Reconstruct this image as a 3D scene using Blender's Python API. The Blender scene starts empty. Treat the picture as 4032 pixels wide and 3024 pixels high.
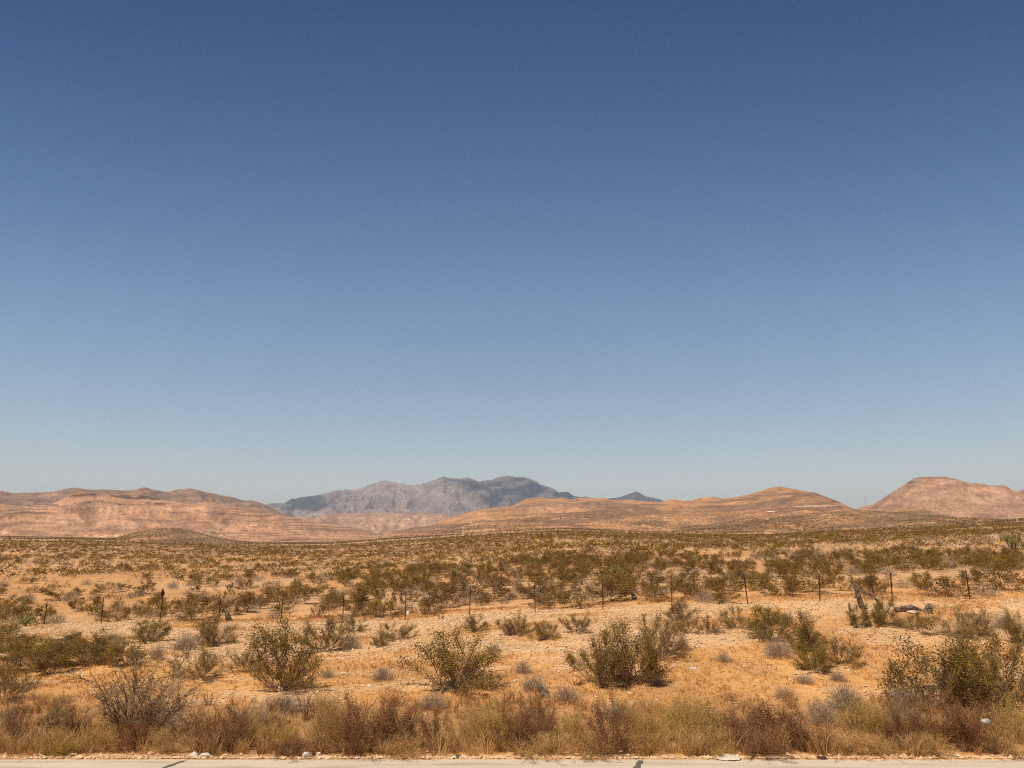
import bpy, math, random
import numpy as np
from mathutils import Vector
from mathutils.bvhtree import BVHTree

scene = bpy.context.scene
COL = scene.collection

# ------------------------------------------------------------------ camera
EYE = 3.8                       # metres above the road surface
PITCH = math.radians(11.8)
FPX = 2796.0                    # focal length in photo pixels (4032 wide)
cam_d = bpy.data.cameras.new("camera")
cam_d.sensor_width = 36.0
cam_d.lens = 36.0 * FPX / 4032.0
cam_d.clip_start = 0.1
cam_d.clip_end = 80000.0
cam = bpy.data.objects.new("camera", cam_d)
cam.location = (0, 0, EYE)
cam.rotation_euler = (math.pi / 2 + PITCH, 0, 0)
COL.objects.link(cam)
scene.camera = cam

# ------------------------------------------------------------------ sky and sun
SUN_EL = math.radians(64)
SUN_AZ = math.radians(-138)     # from +Y towards +X; the sun stands high behind the camera, to the left
world = bpy.data.worlds.new("World")
scene.world = world
world.use_nodes = True
nt = world.node_tree
nt.nodes.clear()
n_sky = nt.nodes.new("ShaderNodeTexSky")
n_sky.sky_type = 'NISHITA'
n_sky.sun_disc = False
n_sky.sun_elevation = SUN_EL
n_sky.sun_rotation = SUN_AZ
n_sky.altitude = 1200
n_sky.air_density = 1.0
n_sky.dust_density = 1.2
n_sky.ozone_density = 1.0
# desert air: the clear sky deepens quickly above the horizon
SKY_STOPS = [(0.0, (1.585, 1.384, 1.191)), (0.1061, (1.585, 1.384, 1.191)), (0.1685, (1.551, 1.396, 1.247)), (0.2374, (1.455, 1.431, 1.338)), (0.3181, (1.32, 1.42, 1.384)), (0.395, (1.132, 1.264, 1.337)), (0.4668, (0.904, 1.103, 1.276)), (0.5328, (0.681, 0.927, 1.156)), (0.5924, (0.544, 0.791, 1.067)), (0.6413, (0.411, 0.656, 0.95)), (1.0, (0.411, 0.656, 0.95))]
n_geo = nt.nodes.new("ShaderNodeTexCoord")
n_sep = nt.nodes.new("ShaderNodeSeparateXYZ")
n_rmp = nt.nodes.new("ShaderNodeValToRGB")
_e = n_rmp.color_ramp.elements
while len(_e) < len(SKY_STOPS): _e.new(0.5)
for _i, (_p, _c) in enumerate(SKY_STOPS):
    _e[_i].position = _p; _e[_i].color = (_c[0] / 3, _c[1] / 3, _c[2] / 3, 1)
n_mul = nt.nodes.new("ShaderNodeMix")
n_mul.data_type = 'RGBA'
n_mul.blend_type = 'MULTIPLY'
n_mul.inputs[0].default_value = 1.0
n_bg = nt.nodes.new("ShaderNodeBackground")
n_sc = nt.nodes.new("ShaderNodeVectorMath"); n_sc.operation = 'SCALE'; n_sc.inputs[3].default_value = 2.25
n_bg.inputs[1].default_value = 0.1
n_out = nt.nodes.new("ShaderNodeOutputWorld")
nt.links.new(n_geo.outputs["Generated"], n_sep.inputs[0])
n_d = nt.nodes.new("ShaderNodeMath"); n_d.operation = 'MULTIPLY'
n_k = nt.nodes.new("ShaderNodeMath"); n_k.operation = 'MULTIPLY_ADD'; n_k.inputs[1].default_value = 0.62; n_k.inputs[2].default_value = 1.0
n_z = nt.nodes.new("ShaderNodeMath"); n_z.operation = 'MULTIPLY'
nt.links.new(n_sep.outputs[0], n_d.inputs[0]); nt.links.new(n_sep.outputs[0], n_d.inputs[1])
nt.links.new(n_d.outputs[0], n_k.inputs[0])
nt.links.new(n_sep.outputs[2], n_z.inputs[0]); nt.links.new(n_k.outputs[0], n_z.inputs[1])
nt.links.new(n_z.outputs[0], n_rmp.inputs[0])
# the photograph's sky is nearly the same from left to right: look the sky up with its bearing narrowed
n_h = nt.nodes.new("ShaderNodeVectorMath"); n_h.operation = 'MULTIPLY'; n_h.inputs[1].default_value = (1, 1, 0)
n_l = nt.nodes.new("ShaderNodeVectorMath"); n_l.operation = 'LENGTH'
n_x = nt.nodes.new("ShaderNodeMath"); n_x.operation = 'MULTIPLY'; n_x.inputs[1].default_value = 0.15
n_cmb = nt.nodes.new("ShaderNodeCombineXYZ")
n_nrm = nt.nodes.new("ShaderNodeVectorMath"); n_nrm.operation = 'NORMALIZE'
nt.links.new(n_geo.outputs["Generated"], n_h.inputs[0])
nt.links.new(n_h.outputs[0], n_l.inputs[0])
nt.links.new(n_sep.outputs[0], n_x.inputs[0])
nt.links.new(n_x.outputs[0], n_cmb.inputs[0])
nt.links.new(n_l.outputs["Value"], n_cmb.inputs[1])
nt.links.new(n_sep.outputs[2], n_cmb.inputs[2])
nt.links.new(n_cmb.outputs[0], n_nrm.inputs[0])
nt.links.new(n_nrm.outputs[0], n_sky.inputs[0])
nt.links.new(n_sky.outputs[0], n_mul.inputs[6])
nt.links.new(n_rmp.outputs[0], n_mul.inputs[7])
nt.links.new(n_mul.outputs[2], n_sc.inputs[0])
nt.links.new(n_sc.outputs[0], n_bg.inputs[0])
nt.links.new(n_bg.outputs[0], n_out.inputs[0])

sun_d = bpy.data.lights.new("sun", 'SUN')
sun_d.energy = 5.0
sun_d.angle = math.radians(0.53)
sun_d.color = (1.0, 0.90, 0.76)
sun = bpy.data.objects.new("sun", sun_d)
to_sun = Vector((math.sin(SUN_AZ) * math.cos(SUN_EL), math.cos(SUN_AZ) * math.cos(SUN_EL), math.sin(SUN_EL)))
sun.rotation_euler = to_sun.to_track_quat('Z', 'Y').to_euler()
sun.location = (0, 0, 50)
COL.objects.link(sun)

vs = scene.view_settings
vs.view_transform = 'Standard'
vs.look = 'None'
vs.exposure = 0.15
vs.gamma = 1.0
vs.use_curve_mapping = False
scene.cycles.max_bounces = 6
scene.cycles.diffuse_bounces = 3
scene.cycles.transparent_max_bounces = 6
scene.cycles.volume_bounces = 0
scene.cycles.caustics_reflective = False
scene.cycles.caustics_refractive = False
scene.cycles.filter_width = 1.1
scene.cycles.use_denoising = False

# ------------------------------------------------------------------ helpers
def tag(o, label=None, cat=None, group=None, kind=None):
    if label: o['label'] = label
    if cat: o['category'] = cat
    if group: o['group'] = group
    if kind: o['kind'] = kind
    return o

def link(o, parent=None):
    COL.objects.link(o)
    if parent is not None:
        o.parent = parent
    return o

def mesh_np(name, V, Fs, mats=None, midx=None, smooth=False, col=None):
    """V: (n,3); Fs: list of int arrays (m,k); midx: list of material index per array."""
    me = bpy.data.meshes.new(name)
    Fs = [np.asarray(F, dtype=np.int32) for F in Fs if len(F)]
    V = np.asarray(V, dtype=np.float32)
    me.vertices.add(len(V))
    me.vertices.foreach_set("co", V.ravel())
    loops = np.concatenate([F.ravel() for F in Fs])
    tot = np.concatenate([np.full(len(F), F.shape[1], dtype=np.int32) for F in Fs])
    start = np.concatenate([[0], np.cumsum(tot)[:-1]]).astype(np.int32)
    me.loops.add(len(loops))
    me.loops.foreach_set("vertex_index", loops)
    me.polygons.add(len(tot))
    me.polygons.foreach_set("loop_start", start)
    me.polygons.foreach_set("loop_total", tot)
    if midx is not None:
        mi = np.concatenate([np.full(len(F), k, dtype=np.int32) for F, k in zip(Fs, midx)])
        me.polygons.foreach_set("material_index", mi)
    me.polygons.foreach_set("use_smooth", np.full(len(tot), bool(smooth)))
    for m in (mats or []):
        me.materials.append(m)
    if col is not None:
        a = me.attributes.new("col", 'FLOAT_COLOR', 'POINT')
        c = np.ones((len(V), 4), dtype=np.float32)
        c[:, :3] = col
        a.data.foreach_set("color", c.ravel())
    me.update(calc_edges=True)
    me.validate(verbose=False)
    return me

def add_obj(name, me, parent=None):
    return link(bpy.data.objects.new(name, me), parent)

def empty(name, loc, rz=0.0, s=1.0):
    o = bpy.data.objects.new(name, None)
    o.empty_display_size = 0.2
    o.location = loc
    o.rotation_euler = (0, 0, rz)
    o.scale = (s, s, s) if not hasattr(s, '__len__') else s
    return link(o)

def _h(ix, iy, seed):
    n = (ix.astype(np.int64) * 374761393 + iy.astype(np.int64) * 668265263 + seed * 1274126177) & 0x7fffffff
    n = ((n ^ (n >> 13)) * 1274126177) & 0x7fffffff
    n = ((n ^ (n >> 16)) * 1911520717) & 0x7fffffff
    return ((n ^ (n >> 11)) & 0xffff) / 65535.0

def vnoise(x, y, seed=0):
    x = np.asarray(x, dtype=np.float64); y = np.asarray(y, dtype=np.float64)
    ix = np.floor(x).astype(np.int64); iy = np.floor(y).astype(np.int64)
    fx = x - ix; fy = y - iy
    fx = fx * fx * (3 - 2 * fx); fy = fy * fy * (3 - 2 * fy)
    a = _h(ix, iy, seed); b = _h(ix + 1, iy, seed); c = _h(ix, iy + 1, seed); d = _h(ix + 1, iy + 1, seed)
    return (a * (1 - fx) + b * fx) * (1 - fy) + (c * (1 - fx) + d * fx) * fy

def fbm(x, y, seed=0, oct=4, gain=0.5):
    s = 0; a = 1; t = 0
    for i in range(oct):
        s = s + a * vnoise(x * 2 ** i + 17.3 * i, y * 2 ** i + 9.1 * i, seed + i)
        t += a; a *= gain
    return s / t

def ridged(x, y, seed=0, oct=4, gain=0.5):
    s = 0; a = 1; t = 0
    for i in range(oct):
        s = s + a * (1 - np.abs(2 * vnoise(x * 2 ** i + 7.7 * i, y * 2 ** i + 3.3 * i, seed + i) - 1))
        t += a; a *= gain
    return s / t

def sstep(a, b, x):
    t = np.clip((np.asarray(x, dtype=np.float64) - a) / (b - a), 0, 1)
    return t * t * (3 - 2 * t)

CP, SP = math.cos(PITCH), math.sin(PITCH)
def ray(u, v):
    """direction in the world of the photo pixel (u, v)"""
    a = (np.asarray(u, dtype=np.float64) - 2016) / FPX
    b = (1512 - np.asarray(v, dtype=np.float64)) / FPX
    return a, CP - b * SP, SP + b * CP
def bearing(u, v):
    x, y, z = ray(u, v)
    return np.arctan2(x, y), z / np.hypot(x, y)

# ------------------------------------------------------------------ materials
def new_mat(name):
    m = bpy.data.materials.new(name)
    m.use_nodes = True
    n = m.node_tree
    b = n.nodes["Principled BSDF"]
    b.inputs["Roughness"].default_value = 0.9
    b.inputs["Specular IOR Level"].default_value = 0.15
    return m, n, b

def N(n, t, **kw):
    x = n.nodes.new(t)
    for k, v in kw.items():
        setattr(x, k, v)
    return x

def ramp(n, stops):
    r = N(n, "ShaderNodeValToRGB")
    e = r.color_ramp.elements
    while len(e) < len(stops): e.new(0.5)
    for i, (p, c) in enumerate(stops):
        e[i].position = p; e[i].color = (*c, 1)
    return r

def mixc(n, a, b, fac=None, mode='MIX', f=0.5):
    m = N(n, "ShaderNodeMix", data_type='RGBA', blend_type=mode)
    m.inputs[0].default_value = f
    if fac is not None: n.links.new(fac, m.inputs[0])
    for s, i in ((a, 6), (b, 7)):
        if isinstance(s, tuple): m.inputs[i].default_value = (*s, 1)
        else: n.links.new(s, m.inputs[i])
    return m.outputs[2]

def plant_mat(name, c1, c2, c3=None, scale=0.6, trans=0.0, fine=6.0):
    """colour that varies from plant to plant and from clump to clump"""
    m, n, b = new_mat(name)
    geo = N(n, "ShaderNodeNewGeometry")
    no = N(n, "ShaderNodeTexNoise"); no.inputs["Scale"].default_value = scale; no.inputs["Detail"].default_value = 2
    n.links.new(geo.outputs["Position"], no.inputs["Vector"])
    rnd = N(n, "ShaderNodeMath", operation='ADD')
    n.links.new(no.outputs["Fac"], rnd.inputs[0])
    isl = N(n, "ShaderNodeMath", operation='MULTIPLY_ADD')
    n.links.new(geo.outputs["Random Per Island"], isl.inputs[0]); isl.inputs[1].default_value = 0.5; isl.inputs[2].default_value = -0.25
    n.links.new(isl.outputs[0], rnd.inputs[1])
    r = ramp(n, [(0.25, c1), (0.5, c2), (0.78, c3 or c2)])
    n.links.new(rnd.outputs[0], r.inputs[0])
    n.links.new(r.outputs[0], b.inputs["Base Color"])
    b.inputs["Roughness"].default_value = 0.75
    if trans:
        tr = N(n, "ShaderNodeBsdfTranslucent"); n.links.new(r.outputs[0], tr.inputs[0])
        mx = N(n, "ShaderNodeMixShader"); mx.inputs[0].default_value = trans
        n.links.new(b.outputs[0], mx.inputs[1]); n.links.new(tr.outputs[0], mx.inputs[2])
        n.links.new(mx.outputs[0], n.nodes["Material Output"].inputs[0])
    return m

def hill_mat(name, speck, grain, grain2, bump=0.0, contrast=1.0, speck_col=(0.09, 0.075, 0.045)):
    """rock and soil colour comes from the painted 'col' attribute; grain is in metres"""
    m, n, b = new_mat(name)
    at = N(n, "ShaderNodeAttribute", attribute_name="col")
    geo = N(n, "ShaderNodeNewGeometry")
    no = N(n, "ShaderNodeTexNoise"); no.inputs["Scale"].default_value = 1.0 / grain; no.inputs["Detail"].default_value = 4
    n.links.new(geo.outputs["Position"], no.inputs["Vector"])
    r = ramp(n, [(0.3, (1 - .35 * contrast,) * 3), (0.7, (1 + .35 * contrast,) * 3)])
    n.links.new(no.outputs["Fac"], r.inputs[0])
    c = mixc(n, at.outputs["Color"], r.outputs[0], mode='MULTIPLY', f=1.0)
    no2 = N(n, "ShaderNodeTexNoise"); no2.inputs["Scale"].default_value = 1.0 / grain2; no2.inputs["Detail"].default_value = 2
    n.links.new(geo.outputs["Position"], no2.inputs["Vector"])
    r2 = ramp(n, [(0.54, (0, 0, 0)), (0.62, (speck, speck, speck))])
    n.links.new(no2.outputs["Fac"], r2.inputs[0])
    c = mixc(n, c, speck_col, fac=r2.outputs[0])
    n.links.new(c, b.inputs["Base Color"])
    if bump:
        bp = N(n, "ShaderNodeBump"); bp.inputs["Strength"].default_value = 1.0; bp.inputs["Distance"].default_value = bump
        n.links.new(no.outputs["Fac"], bp.inputs["Height"])
        n.links.new(bp.outputs[0], b.inputs["Normal"])
    return m

# ------------------------------------------------------------------ ground shape
CREST = [(0,2131),(570,2140),(880,2154),(1300,2151),(1630,2129),(1950,2104),(2200,2092),(2650,2107),(3000,2108),(3233,2098),(3700,2080),(4032,2061)]
_ct, _ce = bearing([p[0] for p in CREST], [p[1] for p in CREST])
def ground_z(x, y):
    x = np.asarray(x, dtype=np.float64); y = np.asarray(y, dtype=np.float64)
    r = np.hypot(x, y); th = np.arctan2(x, y)
    ec = np.interp(th, _ct, _ce)
    xe = 24 * np.tanh(x / 24)
    near = (0.06 * xe + 0.25) * sstep(14.5, 32, y)
    near = near + sstep(14.5, 20, y) * (0.22 * (fbm(x / 7, y / 7, 3, 3) - 0.5) * 2 + 0.05 * (fbm(x / 1.3, y / 1.3, 5, 2) - 0.5))
    near = near - 0.07 * sstep(13.35, 14.0, y) * (1 - sstep(14.5, 16.5, y))
    near = np.where(y < 12.9, -0.25, near)
    s = np.clip((r - 35) / 365, 0, 1) ** 1.5
    zc = EYE + 400 * ec + 1.2 * (fbm(x / 60, y / 60, 8, 3) - 0.5) * sstep(60, 120, r) * (1 - sstep(330, 400, r))
    z1 = near * (1 - s) + zc * s
    off = np.interp(r, [400, 520, 700, 1000, 1500, 3000, 6000], [0, -10, -6, 8, 14, 22, 28]) / FPX
    rr = np.minimum(r, 6000)
    z2 = EYE + rr * (ec + off) + sstep(500, 900, r) * 2.5 * (fbm(x / 220, y / 220, 21, 4) - 0.5)
    return np.where(r < 400, z1, z2)

def gravel_mask(x, y):
    """1 on pale caliche gravel, 0 on dry grass and sand"""
    n1 = fbm(x / 5.0, y / 2.2, 31, 4) - 0.5
    band = sstep(22.0, 24.0, y + 0.05 * x + 7 * n1) * (1 - sstep(33.2, 35, y + 0.207 * x + 4 * n1))
    n2 = fbm(x / 3.0, y / 1.6, 47, 3)
    band = band * sstep(0.30, 0.46, n2)
    edge = 1 - sstep(13.42, 13.6, y + 0.25 * (fbm(x / 0.5, y / 0.5, 90, 2) - 0.5))
    patch = sstep(0.62, 0.70, fbm(x / 2.6 + 40, y / 1.1, 61, 3)) * sstep(15.5, 18, y) * (1 - sstep(34, 40, y)) * 0.8
    return np.clip(np.maximum(np.maximum(band, edge), patch), 0, 1)
# ------------------------------------------------------------------ ground sheet
def build_ground():
    dense = np.linspace(-0.70, 0.70, 561)
    rest = np.concatenate([np.linspace(0.72, math.pi, 60)[:-1], np.linspace(-math.pi, -0.72, 60)])
    th = np.concatenate([dense, rest])
    rr = np.concatenate([np.linspace(0.0, 11.0, 8)[1:], np.concatenate([np.arange(11.3, 12.8, 0.3), np.arange(12.85, 14.5, 0.06), np.arange(14.6, 40, 0.16)]), 40 * (400 / 40) ** (np.linspace(0, 1, 160)),
                         400 * (30000 / 400) ** (np.linspace(0, 1, 110)[1:])])
    T, R = np.meshgrid(th, rr)
    X = R * np.sin(T); Y = R * np.cos(T)
    Z = ground_z(X, Y)
    V = np.stack([X, Y, Z], -1).reshape(-1, 3)
    nr, nc = len(rr), len(th)
    i = np.arange(nr - 1)[:, None]; j = np.arange(nc)[None, :]
    j2 = (j + 1) % nc
    F = np.stack([i * nc + j, i * nc + j2, (i + 1) * nc + j2, (i + 1) * nc + j], -1).reshape(-1, 4)
    # centre fan
    c = len(V)
    V = np.vstack([V, [[0, 0, float(ground_z(0, 0))]]])
    jj = np.arange(nc)
    F3 = np.stack([np.full(nc, c), (jj + 1) % nc, jj], -1)
    x, y = V[:, 0], V[:, 1]
    r = np.hypot(x, y)
    g = gravel_mask(x, y)[:, None]
    n1 = fbm(x / 4, y / 2, 11, 4)[:, None]
    n2 = fbm(x / 25, y / 14, 12, 4)[:, None]
    sand = np.array([0.60, 0.315, 0.125]); gold = np.array([0.62, 0.325, 0.115]); grav = np.array([0.64, 0.395, 0.195])
    dust = np.array([0.58, 0.34, 0.17]); litter = np.array([0.38, 0.205, 0.09])
    col = sand * (1 - sstep(.4, .6, n1)) + gold * sstep(.4, .6, n1)
    far = sstep(35, 44, y)[:, None]
    col = col * (1 - far) + (sand * 0.9 * (1 - sstep(.45, .65, n2)) + dust * sstep(.45, .65, n2)) * far
    col = col * (1 - g) + grav * g
    lit = sstep(0.55, 0.7, fbm(x / 1.6, y / 1.0, 77, 3))[:, None] * 0.35
    col = col * (1 - lit) + litter * lit
    s = sstep(13.6, 14.4, y)[:, None] * (1 - sstep(16.2, 17.5, y))[:, None] * 0.55      # leaf litter under the roadside brush
    col = col * (1 - s) + np.array([0.33, 0.19, 0.085]) * s
    # the basin beyond the crest: scrub seen from far away
    b = sstep(380, 520, r)[:, None]
    st = fbm(x / 900, y / 160, 33, 4)[:, None]
    basin = np.array([0.34, 0.205, 0.11]) * (1 - sstep(.35, .65, st)) + np.array([0.46, 0.285, 0.15]) * sstep(.35, .65, st)
    col = col * (1 - b) + basin * b
    m, n, bs = new_mat("desert_soil")
    at = N(n, "ShaderNodeAttribute", attribute_name="col")
    geo = N(n, "ShaderNodeNewGeometry")
    no = N(n, "ShaderNodeTexNoise"); no.inputs["Scale"].default_value = 9; no.inputs["Detail"].default_value = 6; no.inputs["Roughness"].default_value = 0.7
    n.links.new(geo.outputs["Position"], no.inputs["Vector"])
    r1 = ramp(n, [(0.3, (0.62, 0.60, 0.58)), (0.55, (1.0, 1.0, 1.0)), (0.75, (1.22, 1.24, 1.28))])
    n.links.new(no.outputs["Fac"], r1.inputs[0])
    c1 = mixc(n, at.outputs["Color"], r1.outputs[0], mode='MULTIPLY', f=1.0)
    no2 = N(n, "ShaderNodeTexNoise"); no2.inputs["Scale"].default_value = 0.35; no2.inputs["Detail"].default_value = 3
    n.links.new(geo.outputs["Position"], no2.inputs["Vector"])
    r2 = ramp(n, [(0.3, (0.85, 0.83, 0.80)), (0.7, (1.1, 1.1, 1.1))])
    n.links.new(no2.outputs["Fac"], r2.inputs[0])
    c2 = mixc(n, c1, r2.outputs[0], mode='MULTIPLY', f=1.0)
    n.links.new(c2, bs.inputs["Base Color"])
    bp = N(n, "ShaderNodeBump"); bp.inputs["Distance"].default_value = 0.05; bp.inputs["Strength"].default_value = 0.9
    n.links.new(no.outputs["Fac"], bp.inputs["Height"]); n.links.new(bp.outputs[0], bs.inputs["Normal"])
    me = mesh_np("ground", V, [F, F3], [m], [0, 0], smooth=True, col=col)
    o = add_obj("ground", me)
    tag(o, "sandy desert ground with golden dry grass patches and pale gravel bands", "ground", kind="structure")
    return V, F
GV, GF = build_ground()

# ------------------------------------------------------------------ road
def build_road():
    m, n, bs = new_mat("bleached_asphalt")
    geo = N(n, "ShaderNodeNewGeometry")
    no = N(n, "ShaderNodeTexNoise"); no.inputs["Scale"].default_value = 38; no.inputs["Detail"].default_value = 5; no.inputs["Roughness"].default_value = 0.8
    n.links.new(geo.outputs["Position"], no.inputs["Vector"])
    r1 = ramp(n, [(0.3, (0.30, 0.245, 0.175)), (0.5, (0.50, 0.42, 0.31)), (0.72, (0.66, 0.56, 0.42))])
    n.links.new(no.outputs["Fac"], r1.inputs[0])
    mp = N(n, "ShaderNodeMapping"); mp.inputs["Scale"].default_value = (0.5, 5, 1)
    n.links.new(geo.outputs["Position"], mp.inputs["Vector"])
    no2 = N(n, "ShaderNodeTexNoise"); no2.inputs["Scale"].default_value = 1.2; no2.inputs["Detail"].default_value = 4
    n.links.new(mp.outputs[0], no2.inputs["Vector"])
    r2 = ramp(n, [(0.3, (0.74, 0.72, 0.70)), (0.45, (0.98, 0.98, 0.97)), (0.7, (1.08, 1.08, 1.07))])
    n.links.new(no2.outputs["Fac"], r2.inputs[0])
    c = mixc(n, r1.outputs[0], r2.outputs[0], mode='MULTIPLY', f=1.0)
    n.links.new(c, bs.inputs["Base Color"])
    bp = N(n, "ShaderNodeBump"); bp.inputs["Distance"].default_value = 0.01; bp.inputs["Strength"].default_value = 0.6
    n.links.new(no.outputs["Fac"], bp.inputs["Height"]); n.links.new(bp.outputs[0], bs.inputs["Normal"])
    xs = np.arange(-60, 60.01, 0.12)
    rng = np.random.default_rng(4)
    edge = 13.2 + 0.035 * (fbm(xs / 0.35, xs * 0, 71, 3) - 0.5) * 2 + 0.05 * (fbm(xs / 3, xs * 0 + 3, 72, 2) - 0.5) - 0.0016 * xs
    V = []; F = []
    rows = [(-5.5 + 0 * xs, -0.02), (-5.5 + 0 * xs, 0.0), (4 + 0 * xs, 0.03), (edge - 0.03, 0.0), (edge, -0.012), (edge + 0.01, -0.3)]
    for yy, z in rows:
        V.append(np.stack([xs, yy, np.full_like(xs, z)], -1))
    V = np.concatenate(V); nc = len(xs)
    i = np.arange(len(rows) - 1)[:, None]; j = np.arange(nc - 1)[None, :]
    F = np.stack([i * nc + j, i * nc + j + 1, (i + 1) * nc + j + 1, (i + 1) * nc + j], -1).reshape(-1, 4)
    o = add_obj("road", mesh_np("road", V, [F], [m]))
    tag(o, "sun bleached pale asphalt road edge along the bottom", "road", kind="structure")
    # tar filled cracks: thin raised ribbons on the asphalt
    mt, n, bs = new_mat("crack_tar")
    bs.inputs["Base Color"].default_value = (0.11, 0.095, 0.075, 1)
    def zroad(y): return np.interp(y, [-5.5, 4, 13.17, 13.2], [0, 0.03, 0.0, -0.012])
    def crack(pts, w, label):
        P = []
        for (u, v) in pts:
            dx, dy, dz = ray(u, v); t = -EYE / dz
            P.append((dx * t, dy * t))
        P = np.array(P); t = np.linspace(0, 1, 60)
        d = np.linspace(0, 1, len(P))
        X = np.interp(t, d, P[:, 0]) + 0.02 * (fbm(t * 22, t * 0, 5, 3) - .5)
        Y = np.minimum(np.interp(t, d, P[:, 1]), 13.12)
        W = w * (0.6 + 0.9 * fbm(t * 15, t * 0 + 4, 9, 2))
        A = np.stack([X - W, Y, zroad(Y) + 0.005], -1); B = np.stack([X + W, Y, zroad(Y) + 0.005], -1)
        Vc = np.concatenate([A, B]); k = np.arange(59)
        Fc = np.stack([k, k + 60, k + 61, k + 1], -1)
        o = add_obj("road_crack", mesh_np("road_crack", Vc, [Fc], [mt]))
        tag(o, label, "crack", kind="structure")
    crack([(770, 2990), (720, 2997), (690, 3008), (645, 3024), (560, 3060), (400, 3150)], 0.035, "long dark slanting crack in the road at left")
    crack([(2528, 2987), (2518, 3004), (2506, 3026), (2490, 3060), (2470, 3150)], 0.045, "short dark patched crack in the road at centre right")
build_road()

# ------------------------------------------------------------------ hills
TERR = []       # (V, F) for ray casting
def blob(u, v, uc, vc, ru, rv, soft=0.5):
    d = np.sqrt(((u - uc) / ru) ** 2 + ((v - vc) / rv) ** 2)
    return 1 - sstep(1 - soft, 1 + soft, d)

def ridge(name, sil, D, front, label, colfn, mat, seed, prof=1.3, amp=0.25, gl=None, step=4, rows=64, zig=0.05, drop=15, cliffs=None, jag=0.0, strata=.14):
    sil = np.array(sil, dtype=float)
    u = np.arange(sil[0, 0], sil[-1, 0] + step, step)
    v = np.interp(u, sil[:, 0], sil[:, 1])
    # smooth the polyline a little, then add fine roughness to the skyline
    k = np.array([1, 2, 3, 2, 1]) / 9.0
    v = np.convolve(np.pad(v, 2, mode='edge'), k, mode='valid')
    v = v + jag * (fbm(u / 22.0, u * 0, seed + 5, 3) - 0.5) * 2
    th, e = bearing(u, v)
    gl = gl or front * 0.12
    s = th * D
    Rc = D * (1 + zig * (fbm(s / (front * .9), s * 0, seed, 3) - 0.5) * 2)
    zc = EYE + Rc * e
    tt = np.concatenate([np.linspace(0, 1, rows), 1 + np.linspace(0, 0.7, 14)[1:]])
    T, S = np.meshgrid(tt, s, indexing='ij')
    TH = np.broadcast_to(th, T.shape)
    R = Rc[None, :] - front * (1 - T)
    Xf = R * np.sin(TH); Yf = R * np.cos(TH)
    Rfoot = Rc - front
    zf = ground_z(Rfoot * np.sin(th), Rfoot * np.cos(th)) - drop
    Tc = np.clip(T, 0, 1)
    P = Tc ** prof
    if cliffs:
        for (t0, w, hgt) in cliffs:
            tw = t0 + 0.05 * (fbm(S / (front * .25), S * 0, seed + 9, 3) - 0.5) * 2
            P = P + hgt * (sstep(-w, w, Tc - tw) - Tc)
    back = 1 - (np.clip(T - 1, 0, 1) / 0.7) ** 1.2 * 0.85
    Z = zf[None, :] + (zc - zf)[None, :] * P * np.where(T > 1, back, 1)
    # spurs and gullies run down the face; smaller ones branch off the big ones
    Q = T * front
    wx = S / gl + 1.1 * (fbm(S / gl / 1.5, Q / front * 3.0, seed + 40, 3) - 0.5)
    g = ridged(wx, Q / (front * .8), seed + 3, 2, 0.5) - 0.62
    fine = ridged(wx * 3.1 + 2.0 * (fbm(S / gl, Q / front * 5, seed + 44, 2) - .5), Q / (front * .22), seed + 23, 4, 0.6) - 0.6
    g = g + 0.55 * fine
    big = fbm(S / (gl * 4), T * 1.6, seed + 13, 3) - 0.5
    env = np.sin(np.pi * np.clip(Tc, 0, 1)) ** 0.8
    H = np.maximum(zc - zf, 5)[None, :]
    Z = Z + H * amp * env * (g * 1.0 + big * 0.9)
    Z = np.where(T > 1, Z + H * 0.1 * (T - 1) * (g), Z)
    # never let a spur of the face rise above its own skyline
    lim = EYE + R * (e[None, :] - 0.0007 - 0.012 * (1 - Tc) ** 1.5)
    Z = np.where(T < 0.999, np.minimum(Z, lim), Z)
    V = np.stack([Xf, Yf, Z], -1).reshape(-1, 3)
    nr, nc = T.shape
    i = np.arange(nr - 1)[:, None]; j = np.arange(nc - 1)[None, :]
    F = np.stack([i * nc + j, i * nc + j + 1, (i + 1) * nc + j + 1, (i + 1) * nc + j], -1).reshape(-1, 4)
    # photo height of every point, for placing rock bands and gravel scars on the real surface
    el = (Z - EYE) / R
    U = np.broadcast_to(u, T.shape)
    VV = 1512 - FPX * np.tan(np.arctan(el * np.cos(TH)) - PITCH)
    VV = np.where(T > 1, v[None, :], VV)
    C = colfn(U, VV, S, R, Z, Tc, g)
    # gully shading put into the colour, with dark gravel and scrub; bare ribs lighter
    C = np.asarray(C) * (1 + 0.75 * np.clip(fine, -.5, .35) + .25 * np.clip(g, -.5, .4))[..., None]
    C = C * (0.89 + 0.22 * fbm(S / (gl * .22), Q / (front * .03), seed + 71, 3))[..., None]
    mp = D / FPX
    C = C * (1 + .36 * (fbm(S / (7 * mp), Z / (2.6 * mp), seed + 81, 3) - .5) * 2)[..., None]         # boulders and scattered shrubs
    C = C * (1 + strata * (fbm(S / (260 * mp), Z / (2.4 * mp), seed + 85, 3) - .5) * 2)[..., None]      # thin rock beds
    m_ = C.mean(axis=(0, 1)); C = np.clip(m_ + (C - m_) * 0.90, .03, .9)
    C = C * np.array([0.80, 0.685, 0.575])
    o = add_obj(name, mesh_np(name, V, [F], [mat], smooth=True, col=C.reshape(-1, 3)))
    tag(o, label, "hill" if name == "hill" else name.replace('_', ' '), kind="structure")
    TERR.append((V, F))
    return o

def mixm(a, b, m):
    m = np.asarray(m)[..., None]
    return a * (1 - m) + b * m
def A(*c): return np.array(c)

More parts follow.
